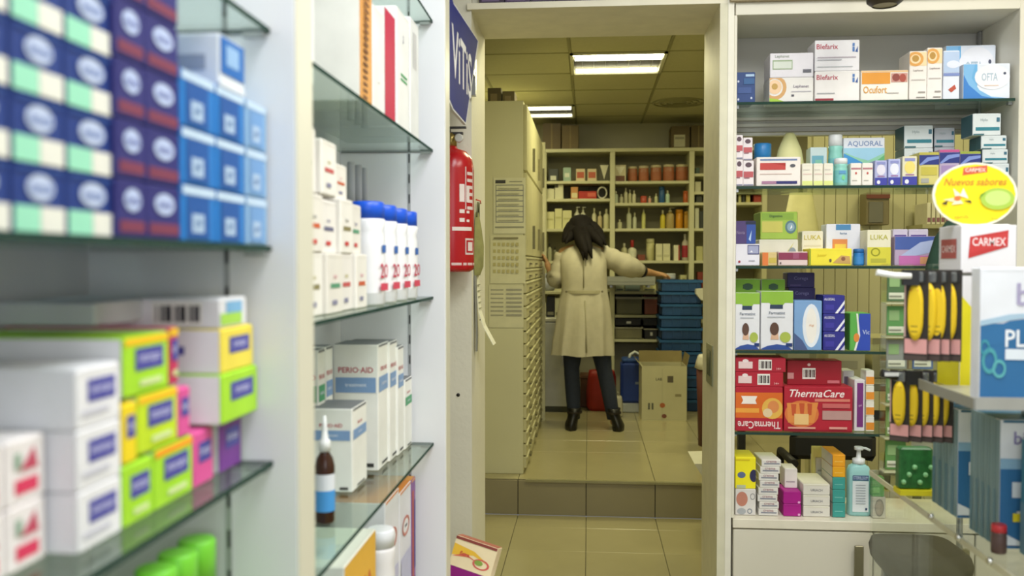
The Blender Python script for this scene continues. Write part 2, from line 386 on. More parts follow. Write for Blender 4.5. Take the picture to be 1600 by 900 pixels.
lrow('toothpaste_box', 'white carton with blue end lying on top of the blue stack', yz(345, XS-.004), yz(384, XS-.004), ZA['A']+3*.0555, .056, '#dfe5ec', [('r', 0, 0, 1, .12, '#dfe5ec'), ('ring', .3, .45, .1, .2, .4, '#2a5a98', 'S'), ('r', .03, .25, .97, .97, '#1b66b4'), ('r', .25, .45, .75, .85, '#8fb4dc'), ('r', .6, .3, .9, .6, '#9aa4b4', 'S')], .15, xf=XS-.004)
for r, (z, h, c) in enumerate(((0, .028, '#8fdc52'), (.028, .05, '#e4e8d8'), (.078, .08, '#ead8c8'))):
    lrow('skin_cream_box', ['lime green flat carton under the pale cartons at left edge', 'cream carton on the lime carton at left edge', 'peach carton at the left edge beside navy stack'][r], yz(20)-.125, yz(20)-.067, ZA['A']+z, h, c, [('r', .1, .3, .9, .6, '#f0efe8')], .17)
# --- bay 1, shelf B
VIO = '#4a4aa0'
def vb(extra=()): return [('r', .22, .42, .86, .80, VIO), ('t', .54, .61, .2, .54, '#c9c9ee', 'interapo')]+list(extra)
g4 = 'white cartons with violet name panel'
for r in range(3):
    lrow('medicine_box', 'large white carton with violet panel, %s in near stack' % rank(r, 3), yz(117, XS-.035), yz(186, XS-.035), ZA['B']+r*.0515, .0515, '#e8e8ec', vb([('r', .1, .2, .7, .3, '#c9c9d6')]), .185, xf=XS-.035, group=g4, side='#e2e2ea')
for r in range(3):
    for k, (a, b) in enumerate(((yz(66, XS-.06)-.10, yz(66, XS-.06)-.052), (yz(66, XS-.06)-.050, yz(66, XS-.06)))):
        if r == 2: continue
        lrow('medicine_box', 'white carton with red marks at lower left, %s, %s' % (('near', 'far')[k], rank(r, 2)), a, b, ZA['B']+r*.052, .052, '#ece6e6', [('r', .2, .15, .8, .38, '#d8345c'), ('p', [(.3, .5), (.8, .5), (.7, .85)], '#c04860'), ('r', .2, .55, .35, .8, '#8aa890')], .15, xf=XS-.06, group='white cartons with red marks')
LIME = '#a9e02e'; YEL = '#f4d81e'; PNK = '#e0569e'; ORA = '#f6a51e'
def lb(top=None):
    a = vb([('r', .3, .15, .8, .25, '#d8e8a8')])
    return ([('r', 0, .86, 1, 1, top)] if top else [])+a
xf = XS-.035
rows = [('lime green carton, bottom row, beside the white stack', 188,236,0, .057, LIME, lb()),
 ('lime green carton with yellow orange top, bottom row', 238,298,0, .060, LIME, lb(ORA)),
 ('pink carton with violet panel, bottom row', 300,331,0, .060, PNK, vb()),
 ('purple carton in the shelf corner, bottom row', 342,375,0, .062, '#7a3c98', vb()),
 ('yellow carton end behind the white stack, second row', 189,211,.058, .056, YEL, vb()),
 ('lime carton with yellow top, second row', 213,275,.061, .056, '#c6e224', lb('#f8c21c')),
 ('pink carton end, second row behind lime carton', 276,295,.061, .052, PNK, vb()),
 ('lime and yellow carton, third row', 192,262,.118, .056, LIME, lb('#f5c71c')),
 ('magenta and yellow carton, third row in the middle', 263,277,.119, .058, '#c8305e', lb('#f0c020'))]
for (l, a, b, z, h, c, ar) in rows: lrow('medicine_box', l, yz(a, xf), yz(b, xf), ZA['B']+z, h, c, ar, .175, xf=xf, side='#e6e6ea', group='coloured cartons with violet panels')
lrow('medicine_box', 'lime carton with white side at right end of the stack', yz(345, xf+.018), 1.058, ZA['B']+.063, .056, LIME, vb(), .17, xf=xf+.018, side='#ecebf0')
lrow('medicine_box', 'yellow carton with white side on the right end stack', yz(345, xf+.016), 1.050, ZA['B']+.119, .05, '#f0dc4e', vb([('r', .35, .42, .75, .62, VIO, 'S')]), .17, xf=xf+.016, side='#ecebf0')
lrow('medicine_box', 'long white carton with barcode lying topmost, lime corner', yz(343, xf+.014), 1.035, ZA['B']+.169, .034, '#e4e4e8', [('r', .0, .1, .8, .5, '#a6d850'), ('r', .2, .5, .8, .9, '#7ab0d8'), ('bar', .62, .1, .9, .9, '#3a3a40', 'S')], .21, xf=xf+.014)
lrow('medicine_box', 'flat pale grey carton lying at the back over the white stack', .86, 1.055, ZA['B']+.178, .024, '#c9cbd2', (), .12, xf=xf-.075)
# --- bay 1, shelf C below
for k, (a, b) in enumerate(((.86, .905), (.91, .955), (.96, 1.005))):
    bottle('lotion_bottle', 'green cylinder on the lowest shelf at left, %s' % ('nearest', 'middle', 'farthest')[k], -.46, (a+b)/2+.03, ZA['C'], .022, .176, '#6cc832', '#7ed63c', group='green cylinders on the lowest shelf', kind='tub', caph=.3)
for k in range(2): bottle('lotion_bottle', ('small green tube lying nearer the white and red carton', 'small green tube behind the white and red carton')[k], -.545, .80+.055*k, ZA['C'], .022, .17, '#5cb82c', '#6cc832', kind='tub', caph=.3)
lrow('medicine_box', 'white carton with red edge on lowest shelf below glass', .74, .865, ZA['C'], .152, '#eceaea', [('r', 0, .6, 1, 1, '#d24438'), ('r', .2, .1, .8, .9, '#8a9cc0', 'T')], .10, xf=XS-.01)

# --- bay 2, shelf 1 (z 1.733): tall cartons and folders
def l2(name, label, pa, pb, z, ytop, col, art=(), xf=None, d=.17, **k):
    xx = XS-.012 if xf is None else xf
    a = PX(pa, 412, xx)[1]; b = PX(pb, 412, xx)[1]
    zt = PX((pa+pb)/2, ytop, xx)[2]
    return lrow(name, label, a, b, z, zt-z, col, art, d, xx, **k)
lrow('tall_box', 'tall white carton with green flash, first on the upper shelf', 1.19, 1.40, ZB['1'], .27, '#eef0ec', [('r', .1, .5, .25, .95, '#b6dc5a'), ('r', .2, .2, .8, .24, '#b8bcc0')], .14, xf=XS-.05, side='#eef0ee')
l2('tall_box', 'tall carton with orange brown striped spine on the upper shelf', 563, 582, ZB['1'], -40, '#f0eee8', [('r', .0, .0, 1, 1, '#d89a52')]+[('r', .25, .04+.05*k, .6, .065+.05*k, '#6a3a1e') for k in range(19)], side='#f0eee8')
l2('tall_box', 'thin white carton between the orange and red spines', 584, 601, ZB['1'], 16, '#e9e8e4', [('t', .5, .3, .02, .6, '#888888', 'medical')])
l2('tall_box', 'white carton with a crimson spine on the upper shelf', 602, 618, ZB['1'], 20, '#ecebe8', [('r', 0, 0, 1, 1, '#c00e48')])
l2('tall_box', 'white carton with green lines beside the crimson spine', 621, 640, ZB['1'], 22, '#edeeec', [('r', .3, .42, .8, .44, '#3aa060'), ('r', .3, .46, .8, .48, '#3aa060'), ('t', .5, .78, .06, .5, '#30307a', '2')])
l2('tall_box', 'last white carton on the upper shelf, beside the end panel', 642, 655, ZB['1'], 35, '#e9ebea', [('r', .3, .6, .7, .9, '#cccccc')])
bottle('green_bottle', 'small dark green bottle at the near end of the upper shelf', -.41, 1.165, ZB['1'], .014, .07, '#1f6a48', '#e0e4e0', kind='screw', labcol='#2d7a54')
# --- bay 2, shelf 2: white cartons stack, blue capped bottles
g5 = 'small white cartons stacked near the blue capped bottles'
def marks(k):
    c = ['#6a6a88', '#c85a5a', '#8a8258', '#d0603a', '#5a9a78'][k % 5]; c2 = ['#d89aa4', '#70709a', '#b8b070', '#787878'][k % 4]
    return [('r', .2, .42, .8, .50, c), ('t', .5, .62, .08, .6, c2, 'lacer'), ('r', .3, .14, .6, .22, '#cc3c3c' if k % 2 else '#8888a4')]
wy = [1.205, 1.30, 1.395, 1.49, 1.575, 1.655]
nm = ['first', 'second', 'third', 'fourth', 'fifth', 'sixth']
zz = 0
for r, (n, h) in enumerate(((5, .099), (5, .094), (4, .100))):
    for k in range(n):
        lrow('medicine_box', 'small white carton, %s from the near end, %s layer' % (nm[k], ('lower', 'middle', 'upper')[r]), wy[k], wy[k+1]-.002-(.004*r), ZB['2']+zz, h-(0, .004*(k % 3), (0, 0, .012, .04, .05, 0)[k])[r], ['#ece8e2', '#efece4', '#e9e5dc'][(k+r) % 3], marks(k*2+r), .13, xf=XS-.03-.006*((k+r) % 2)-.004*r, group=g5)
    zz += h
for k, (pa, pb) in enumerate(((571, 592), (592, 608), (608, 622), (622, 634))):
    x = XS-.045; ya = PX(pa, 412, x)[1]; yb = PX(pb, 412, x)[1]; r = .031
    yy = 1.73+k*.112
    h = PX((pa+pb)/2, 303, x)[2]-ZB['2']+.0
    bottle('mouthwash_bottle', 'white bottle with bright blue cap, %s from the near side' % nm[k], -.433, yy, ZB['2'], .034, .202, '#f0f1f4', '#1457d8', group='blue capped white bottles', kind='tub', caph=.155, labcol='#f2f2f4', art=[('r', .3, .82, .7, .98, '#3a6ab4'), ('t', .5, .45, .3, .8, '#c43050', '20'), ('r', .1, .05, .9, .2, '#d04860')], rz=math.pi/2.3)
for k in range(3):
    bottle('glass_vial', 'dark glass vial with silver cap behind the blue caps, %s' % nm[k], -.535, 1.99+.062*k, ZB['2'], .022, .31, '#2c2c30', '#c8ccd0', group='dark vials behind the blue caps', caph=.3)
# --- bay 2, shelf 3: PERIO-AID
def perio(label, pa, pb, ytop, x, z, d, h=None, green=False, txt='PERIO·AID'):
    a = PX(pa, 412, x)[1]; b = PX(pb, 412, x)[1]; 
    zt = PX((pa+pb)/2, ytop, x)[2] if h is None else z+h
    hh = zt-z; bl = '#7f9fca' if not green else '#4fa070'
    art = [('t', .5, .80, .035, .8, '#b83a4a', txt), ('r', .06, .62, .94, .74, bl), ('t', .5, .68, .025, .6, '#dfe8f4', 'treatment'), ('r', .3, .03, .8, .05, '#3a3a3a'),
           ('t', .5, .80, .045, .86, '#b83a4a', txt, 'S'), ('r', .05, .62, .95, .74, bl, 'S'), ('t', .5, .68, .025, .6, '#dfe8f4', 'treatment', 'S'), ('r', .7, .03, .9, .06, '#2a2a2a', 'S')]
    return lrow('mouthwash_box', label, a, b, z, hh, '#eeeee8', art, d, x, group='mouthwash cartons with blue band', topc='#77797c')
xp = PX(590, 738, -.45)[0]
perio('tall mouthwash carton in front, red name over blue band', 590, 607, 535, -.45, ZB['3'], .098)
perio('second tall mouthwash carton behind the front one', 608, 620, 532, -.445, ZB['3'], .10)
perio('third tall mouthwash carton, farthest of the tall ones', 621, 630, 540, -.44, ZB['3'], .10)
perio('narrow mouthwash carton with green band beside the rail', 632, 643, 590, -.437, ZB['3'], .10, green=True)
perio('short mouthwash carton standing in front of the tall one', 549, 572, 632, -.458, ZB['3'], .085)
perio('tall mouthwash carton with green panel at near side', 496, 507, 545, -.535, ZB['3'], .07, green=True)
perio('tall mouthwash carton between green panel and front carton', 508, 519, 540, -.54, ZB['3'], .065)
# amber dropper bottle on shelf 3
o = empty('dropper_bottle', (-.452, 1.50, ZB['3']), 0, 'amber bottle with white nozzle and blue label on glass shelf', 'bottle')
AMB = M('#3a1d12', .15, .05)
m = MB(); m.lathe([(.015, 0), (.017, .004), (.017, .098), (.014, .112), (.008, .122), (.008, .128)], AMB, seg=20); m.build('body', o)
m = MB(); m.lathe([(.010, .124), (.010, .142), (.006, .146), (.0045, .165), (.0025, .185)], M('#eceeee', .3), seg=16); m.build('nozzle', o)
m = MB(); m.lathe([(.0174, .022), (.0174, .058)], M('#4a9be0', .4), seg=20, cap0=False, cap1=False); m.lathe([(.0174, .058), (.0174, .086)], M('#e4e8f0', .4), seg=20, cap0=False, cap1=False)
m.build('label', o)
# --- bay 2, shelf 4 (seen from above through the glass)
gb = 'cartons on the bottom glass shelf'
for k, (pa, pb, yt) in enumerate(((600, 622, 770), (623, 641, 757))):
    x = -.44; a = PX(pa, 412, x)[1]; b = PX(pb, 412, x)[1]
    l2('syrup_box', ('white carton with orange lid and round emblem, nearer', 'white carton with orange lid and round emblem, farther')[k], pa, pb, ZB['4'], yt+5, '#e9e8f0', [('d', .5, .68, .3, .08, '#e8b0a8'), ('d', .5, .68, .22, .055, '#f2f0f2'), ('r', .42, .67, .6, .69, '#3a3a50'), ('r', .08, .1, .92, .45, '#c9c8e4'), ('ring', .5, .68, .3, .08, .15, '#d07868')], xf=-.43, d=.12, group=gb, topc='#e08a3a')
l2('syrup_box', 'purple and orange carton beside the end panel, bottom shelf', 642, 648, ZB['4'], 748, '#8a5a9a', [('r', .1, .1, .5, .9, '#c0563a'), ('r', .5, .2, .9, .8, '#4a3a8a')], xf=-.43, d=.12, topc='#e09a4a')
lrow('syrup_box', 'long white carton with yellow orange side on the bottom shelf', 1.45, 1.67, ZB['4'], .305, '#ecebe2', [('r', 0, .5, 1, 1, '#e8b440'), ('t', .5, .7, .2, .8, '#c8542c', 'VITA')], .14, xf=XS-.02)
lrow('syrup_box', 'pale blue striped carton at the near end of the bottom shelf', 1.26, 1.38, ZB['4'], .21, '#7ab4dc', [('r', .1+.2*k, 0, .2+.2*k, 1, '#e8eef4') for k in range(4)], .14, xf=XS-.05)
o = bottle('cream_jar', 'round white tub with blue swirl and red base, bottom shelf', -.418, 1.765, ZB['4'], .029, .276, '#ece9ea', '#e8eaf0', kind='tub', caph=.12, labcol='#eceaf0', art=[('d', .2, .82, .4, .14, '#2a5ca8'), ('t', .6, .72, .09, .7, '#c8404a', 'CON'), ('r', 0, 0, 1, .5, '#cc2230')])
for k, c in enumerate(('#5aa0dc', '#9ac8e8')):
    bottle('blue_bottle', ('blue bottle under the amber dropper bottle', 'pale blue bottle beside the blue one, bottom shelf')[k], -.47+.03*k, 1.20+.06*k, ZB['4'], .022, .25, c, '#d8e4ee')

# ================================================================== DOORWAY SIDE: sign, extinguisher, papers
def plate_x(X, pts_yz, th, mat, name, parent=None):      # flat plate in the Y-Z plane facing +X
    m = MB(); a = [(X, y, z) for y, z in pts_yz]; b = [(X-th, y, z) for y, z in pts_yz]
    m.face(a, mat); m.face(b[::-1], mat)
    for i in range(len(a)): j = (i+1) % len(a); m.face([a[i], b[i], b[j], a[j]], mat)
    return m.build(name, parent)
SX = -.362
v1 = PX(748, 65, SX); v2 = PX(728, 195, SX); v3 = PX(708, 172, SX); v0 = PX(708, 3, SX)
ys0 = 2.272; dz = (v1[2]-v0[2])/(v1[1]-v0[1]); top = v0[2]-dz*(v0[1]-ys0)+.0
sg = empty('hanging_sign', (0, 0, 0), 0, 'dark blue angular sign with white border and white letters beside doorway', 'sign')
poly = [(ys0, v3[2]+.02), (v3[1], v3[2]), (v2[1], v2[2]), (v1[1], v1[2]), (v0[1], v0[2]), (ys0, v0[2]+.03)]
cyc = sum(p[0] for p in poly)/6; czc = sum(p[1] for p in poly)/6
plate_x(SX, poly, .008, M('#d9d9de', .6, spec=.2), 'border', sg)
plate_x(SX+.001, [(cyc+(a-cyc)*.93, czc+(b-czc)*.965) for a, b in poly], .003, M('#262e78', .65, spec=.15), 'face', sg)
m = MB(); t1 = PX(741, 128, SX)
art_on(m, {'F': (Vector((SX+.001, 2.275, PX(722, 141, SX)[2])), Vector((0, 1, 0)), Vector((0, 0, 1)), t1[1]-2.275, .145, Vector((1, 0, 0)))}, [('t', .5, .5, .95, .99, '#e6e6ec', 'ViTiS')])
m.build('lettering', sg)
bx('bracket', SX-.03, SX-.008, 2.70, 2.94, 2.06, 2.08, ALU, sg); bx('bracket', SX-.03, SX-.008, 2.92, 2.95, 2.0, 2.12, ALU, sg)

ex, ey = PY(704, 320, 2.86)[0], 2.865; zb = PY(704, 425, 2.86)[2]; zt = PY(704, 232, 2.86)[2]; H_ = zt-zb
fe = empty('fire_extinguisher', (ex, ey, zb), 0, 'red fire extinguisher hung on the wall left of the doorway', 'extinguisher')
RED = M('#b3101c', .25, .03)
m = MB(); r = .075; m.lathe([(r*.8, 0), (r*.97, .008), (r, .02), (r, H_-.07), (r*.93, H_-.035), (r*.68, H_-.01), (r*.3, H_), (r*.25, H_+.01)], RED, seg=28); m.build('cylinder', fe)
m = MB(); m.lathe([(.02, H_), (.02, H_+.035), (.012, H_+.05)], M('#a08c50', .3, metal=.7), seg=14); m.build('valve', fe)
m = MB(); m.box(-.01, .04, -.010, .010, H_+.045, H_+.052, '#3a3a3c'); m.box(-.03, .05, -.008, .008, H_+.064, H_+.070, '#3a3a3c'); m.box(-.012, 0, -.008, .008, H_+.04, H_+.068, '#3a3a3c'); m.build('handle', fe)
m = MB(); m.lathe([(.014, 0), (.014, .008), (.011, .010)], '#c8c8c0', seg=14); m.build('gauge', fe, (.03, -.02, H_+.03), 0, (math.pi/2, 0, 0))
m = MB(); m.tube([(-.02, 0, H_+.03), (-.05, -.03, H_+.0), (-.07, -.05, H_-.1), (-.055, -.066, H_-.2)], .008, '#1c1c20', 8); m.build('hose', fe)
m = MB(); rr = r+.0006
def strip(a0, a1, z0, z1, col, off=0.):
    n = 5; m.grid([[( (rr+off)*math.cos(math.radians(a0+(a1-a0)*k/n)), (rr+off)*math.sin(math.radians(a0+(a1-a0)*k/n)), z) for k in range(n+1)] for z in (z0, z1)], col, False, True)
strip(-78, -20, H_*.33, H_*.36, '#e8dcd4')
for z0, z1 in ((.40, .43), (.47, .50), (.56, .70)): strip(-60, -46, H_*z0, H_*z1, '#e6d8d2'); strip(-40, -30, H_*z0, H_*(z1-.01), '#e6d8d2')
for z0, z1 in ((.50, .72),): strip(-44, -41, H_*z0, H_*(z1+.12), '#dccac6'); strip(-14, -11, H_*z0, H_*(z1+.12), '#dccac6')
for k in range(6): strip(-38, -16, H_*(.50+.055*k), H_*(.525+.055*k), '#e2cfca')
strip(-44, -10, H_*.14, H_*.27, '#d8c8c2'); strip(-41, -13, H_*.155, H_*.255, '#b3101c', .0004); strip(-36, -18, H_*.17, H_*.24, '#e4d6d0', .0008)
strip(-80, 10, H_*.055, H_*.075, '#d8b8b4')
m.build('label', fe)
bx('wall_bracket', -.03, .03, .05, .084, H_*.5, H_*.62, M('#3a3a3c', .5), fe)

# things hung on the left reveal of the doorway
XR = JL+.001
def curl(name, label, pts, y0, y1, mat, cat, th=.002, lines=0):
    o = empty(name, (XR, y0, pts[0][1]), 0, label, cat)
    m = MB(); k = m.mi(mat)
    n = len(pts)
    for s_, e in ((0, 0), (1, 0)):
        pass
    rings = [[(x, 0, z-pts[0][1]), (x, y1-y0, z-pts[0][1]), (x+th, y1-y0, z-pts[0][1]), (x+th, 0, z-pts[0][1])] for x, z in pts]
    m.grid(rings, mat, True, False, True, True); m.build('sheet', o)
    return o
zc = lambda y, Y=3.1: PY(760, y, Y)[2]
o = curl('paper_calendar', 'loose paper sheets curling outward below the clip on the door reveal', [(.001, zc(425)), (.006, zc(455)), (.012, zc(485)), (.028, zc(508)), (.055, zc(530)), (.062, zc(536))], 3.02, 3.10, M('#dedbc0', .7), 'paper')
m = MB()
for k in range(7): zz_ = zc(445)+.0-.02*k-o.location[2]; m.box(.0085+.0011*k, .0105+.0012*k, .01, .07, zz_, zz_+.003, '#a09c80')
m.build('printed_line', o)
o = curl('paper_bundle', 'grey paper bundle hanging behind the curling sheets', [(.001, zc(430)), (.003, zc(480)), (.006, zc(520)), (.004, zc(545))], 3.0, 3.02, M('#7f7e70', .7), 'paper', .006)
o = empty('hanging_bag', (XR, 3.06, zc(430)), 0, 'olive cloth bag hanging from a hook on the door reveal', 'bag')
m = MB(); R = []
for z, hw, t in ((0, .055, .012), (.03, .065, .024), (.10, .06, .026), (.16, .05, .018), (.215, .03, .008)):
    R.append([(t*(1-math.cos(a))*.5+.001, hw*math.sin(a/2-math.pi/2)*1.0*(1 if a < math.pi*2 else 1), z) for a in [2*math.pi*k/12 for k in range(13)]])
m.grid(R, M('#8a8850', .9, .15, 30), False, True); m.grid([[(0.001, p[1], p[2]) for p in r] for r in R], M('#8a8850', .9), False, True); m.build('pouch', o)
m = MB(); m.tube([(.006, -.03, .2), (.008, -.01, .25), (.008, .01, .25), (.006, .03, .2)], .003, '#5a5a38'); m.build('strap', o)
m = MB(); m.tube([(-.001, 0, .26), (.015, 0, .255), (.016, 0, .245)], .0025, '#b8402c'); m.build('hook', o)

# product box leaning at the foot of the wall, on a low counter
zc0 = .515
st = empty('display_stand', (-.30, 2.45, 0), 0, 'low white display stand under the tilted magenta carton', 'stand')
bx('body', -.10, .10, -.16, .16, .05, zc0-.02, WHITE, st, .004); bx('top', -.115, .115, -.17, .17, zc0-.02, zc0, WHITE, st, .003); bx('foot', -.09, .09, -.15, .15, 0, .05, M('#55565a'), st)
p = PY(738, 905, 2.45)
carton('tilted_box', 'tilted yellow and pink carton with magenta base beside the doorway', p[0]-.022, 2.47, zc0+.016, .125, .05, .142, '#efd9b4',
       [('r', 0, 0, 1, .42, '#8e0f78'), ('r', 0, .42, 1, 1, '#f4e2b8'), ('p', [(0, .62), (.5, .72), (.95, .62), (.5, .80), (0, .85)], '#f0c03c'), ('p', [(.02, .60), (.4, .66), (.7, .60), (.3, .72)], '#e07858'), ('ring', .72, .60, .2, .10, .25, '#d8605a'), ('d', .66, .62, .1, .05, '#8aa848'), ('r', 0, .94, 1, 1, '#8a4038'), ('t', .3, .70, .08, .5, '#c8443c', 'flora')],
       rot=(math.radians(-14), math.radians(13), math.radians(-12)), topc='#a85a48')

# ================================================================== BACK ROOM: drawer cabinet
XC = PY(823, 400, 5.25)[0]; XCL = XC-.62; ZC = PY(823, 157, 5.25)[2]; YC1 = PX(848, 400, XC)[1]
CABW = M('#c9c6a2', .45, .03, 3)
dc = empty('drawer_cabinet', (XCL, 5.25, UP), 0, 'tall cream medicine cabinet with many drawers seen end on', 'cabinet')
L = YC1-5.25; Wc = XC-XCL; Hc = ZC-UP
bx('body', 0, Wc-.02, 0, L, 0, Hc, CABW, dc, .003)
DF = M('#bdb88f', .4, .04, 5); HN = M('#6b6646', .4)
ncol = 3; dh = .074; nrow = 17
for c in range(ncol):
    y0 = .012+c*(L-.02)/ncol; y1 = y0+(L-.02)/ncol-.008
    for r in range(nrow):
        z0 = .03+r*dh; m = MB(); m.box(Wc-.02, Wc-.002, y0, y1, z0+.004, z0+dh-.004, DF, .002)
        m.box(Wc-.004, Wc+.004, y0+.01, y1-.01, z0+dh-.014, z0+dh-.007, CABW)
        d = m.build('drawer', dc)
        h = MB(); ym = (y0+y1)/2; h.box(Wc-.002, Wc+.012, ym-.05, ym+.05, z0+.022, z0+.034, HN); h.build('handle', d)
    for z0, z1 in ((.03+nrow*dh, Hc-.42), (Hc-.41, Hc-.02)):
        d = bx('door', Wc-.02, Wc, y0, y1, z0+.004, z1, DF, dc, .003); h = MB(); h.box(Wc, Wc+.016, y1-.06, y1-.045, z0+.05, z0+.2, HN); h.build('handle', d)
bx('cabinet_lip', Wc-.02, Wc+.02, L-.03, L+.01, 0, Hc, M('#d2cea8', .4), dc)
def sheet(label, a, b, t, bo, body, art, group=None, name='paper_sheet'):
    Y = 5.248; p0 = PY(a, t, Y); p1 = PY(b, bo, Y); w_ = p1[0]-p0[0]; h_ = p0[2]-p1[2]
    m = MB(); m.box(0, w_, -.0015, .0015, 0, h_, body)
    art_on(m, {'F': (Vector((0, -.0016, 0)), Vector((1, 0, 0)), Vector((0, 0, 1)), w_, h_, Vector((0, -1, 0)))}, art)
    return tag(m.build(name, None, (p0[0], Y-.001, p1[2])), label, 'paper', group)
G_ = '#8f8f7c'
sheet('printed table sheet with dark header on the cabinet end, uppermost', 771, 821, 278, 365, '#d4d2b4', [('r', .06, .90, .38, .96, '#3c3c3c'), ('r', .5, .92, .9, .94, G_), ('r', .05, .10, .95, .13, G_)]+[('r', .08, .20+.095*k, .93, .21+.095*k, '#6f7480') for k in range(8)]+[('r', x, .2, x+.012, .87, '#6f7480') for x in (.08, .93)]+[('r', .15, .23+.095*k, .8, .245+.095*k, '#a8a690') for k in range(7)])
sheet('calendar sheet in the middle of the cabinet end', 766, 821, 368, 443, '#d2cfac', [('r', .08+.13*k, .78-.14*j, .16+.13*k, .85-.14*j, '#b8b078') for k in range(6) for j in range(5)]+[('r', .1, .93, .8, .96, '#7a7452')])
sheet('lower printed sheet with text block on the cabinet end', 764, 818, 446, 512, '#cfccaa', [('r', .05, .88-.1*k, .42, .91-.1*k, '#9c9a84') for k in range(7)]+[('r', .5, .88-.1*k, .95, .92-.1*k, '#9a9886') for k in range(7)])
p = PY(785, 157, 5.4)
for k, (a, b, t, c) in enumerate(((762, 783, 138, '#5e5438'), (785, 804, 143, '#6b5f40'))):
    q = PY(a, t, 5.45); q2 = PY(b, t, 5.45)
    carton('cardboard_box', ('dark cardboard box on top of the drawer cabinet, nearer the wall', 'brown cardboard box on top of the drawer cabinet, inner one')[k], (q[0]+q2[0])/2, 5.55, ZC+.001, q2[0]-q[0], .2, q[2]-ZC, c, [('r', .2, .2, .7, .7, '#8a7a58')])

# ================================================================== back shelves
YB, YBB = 8.0, 8.38
SHW = M('#c6c39c', .5, .03, 4)
def bz(y): return PY(955, y, YB)[2]
xs_ = [PY(p_, 300, YB)[0] for p_ in (850, 957, 1081, 1195)]
bs = empty('wall_shelving', (0, YB, UP), 0, 'cream wall shelving filled with bottles and jars behind the white coat', 'shelving')
ztop = bz(232)
def bpart(nm, x0, x1, y0, y1, z0, z1, mat): o = bx(nm, x0, x1, y0-YB, y1-YB, z0-UP, z1-UP, mat, bs, .002); return o
for x in xs_: bpart('upright', x-.022, x+.022, YB, YBB, UP, ztop, SHW)
bpart('back_panel', xs_[0], xs_[-1], YBB, YBB+.02, UP+.5, ztop, M('#8f8a6c', .6, .04, 3))
bpart('top_board', xs_[0]-.022, xs_[-1]+.022, YB-.01, YBB, ztop-.03, ztop, SHW)
cols_y = [[282, 310, 357, 408, 452, 500], [283, 317, 357, 407, 455, 492, 530], [272, 300, 317, 357, 407, 455, 500]]
for c, ys in enumerate(cols_y):
    for y in ys: z = bz(y); bpart('shelf', xs_[c]+.022, xs_[c+1]-.022, YB+.01, YBB, z-.025, z, SHW)
def bk_box(label, a, b, t, base, col, art=(), Y=8.05, d=.14, group=None, name='medicine_box'):
    p0 = PY(a, t, Y); p1 = PY(b, base, Y); z = bz(base)+.0005; h = PY(a, t, Y)[2]-bz(base)
    return carton(name, label, (p0[0]+p1[0])/2, Y+d/2, z, p1[0]-p0[0], d, max(h, .02), col, art, group=group, flap=False)
def bk_bot(label, a, b, t, base, col, cap, kind='screw', Y=8.10, lab=None, group=None, name='lotion_bottle', caph=.2, art=()):
    p0 = PY(a, t, Y); p1 = PY(b, t, Y); z = bz(base)+.0005
    return bottle(name, label, (p0[0]+p1[0])/2, Y+.03, z, (p1[0]-p0[0])/2, p0[2]-z, col, cap, kind=kind, labcol=lab, group=group, seg=12, caph=caph, art=art)
B1 = '#b4b08a'
bk_box('dark box with white stripe at left end of the top shelf', 857, 872, 264, 282, '#3c403c', [('r', .2, .1, .8, .45, '#c8c8b4')])
bk_box('pale teal box second on the top shelf', 880, 892, 262, 282, '#9cb4a0', [('r', .2, .3, .8, .6, '#d8dcc8')])
for k, (a, b) in enumerate(((900, 914), (918, 932))): bk_box(('cream tin with red picture, left one of two', 'cream tin with red picture, right one of two')[k], a, b, 264, 282, '#d4c49c', [('r', .1, .25, .9, .75, '#b85a3c')], name='baby_food_tin')
bk_box('dark box with white triangle at the right of the top shelf', 936, 952, 257, 282, '#4a4630', [('p', [(.1, .95), (.9, .95), (.5, .1)], '#d2ceb0')])
bk_box('cream and brown box at left of the middle column top shelf', 960, 978, 258, 283, '#c9c09a', [('r', .1, 0, .9, .35, '#6a4028'), ('p', [(.1, .9), (.9, .9), (.5, .4)], '#dedac0')])
for k, (a, b) in enumerate(((981, 996), (998, 1014), (1017, 1034), (1036, 1054), (1056, 1076))):
    bk_bot('orange red jar with pale lid on the top shelf, %s' % ('first from left', 'second from left', 'third and middle one', 'fourth from left', 'rightmost of five')[k], a, b, (260, 259, 258, 257, 257)[k], 283, '#a86a44', '#c8bc98', 'tub', lab='#a86440', group='orange jars on the top shelf', name='jar', caph=.14)
bk_box('low white box under the dark screened box, second shelf', 852, 866, 295, 310, '#cfcca8'); bk_box('white box with dark corner on second shelf', 867, 880, 286, 310, '#d2cfac', [('r', 0, .7, .4, 1, '#4a4838')])
bk_box('orange cream box beside the red box on second shelf', 892, 903, 292, 310, '#c48a50', [('r', .1, .1, .9, .5, '#d8cc9c')])
bk_box('bright red box on second shelf', 904, 932, 299, 310, '#b02818', [('r', .5, .3, .95, .8, '#d06048')])
bk_box('dark box behind the bright red box', 920, 945, 293, 310, '#2e2a22', Y=8.2, d=.1)
o = empty('white_coil', (PY(941, 300, 8.06)[0], 8.06, bz(310)), 0, 'white coiled tube at right end of second shelf', 'tube')
m = MB(); m.tube([(.04*math.cos(t*.5), 0.012*math.sin(t), .055+.05*math.sin(t*.5)) for t in range(20)], .007, '#d0ccb8'); m.build('coil', o)
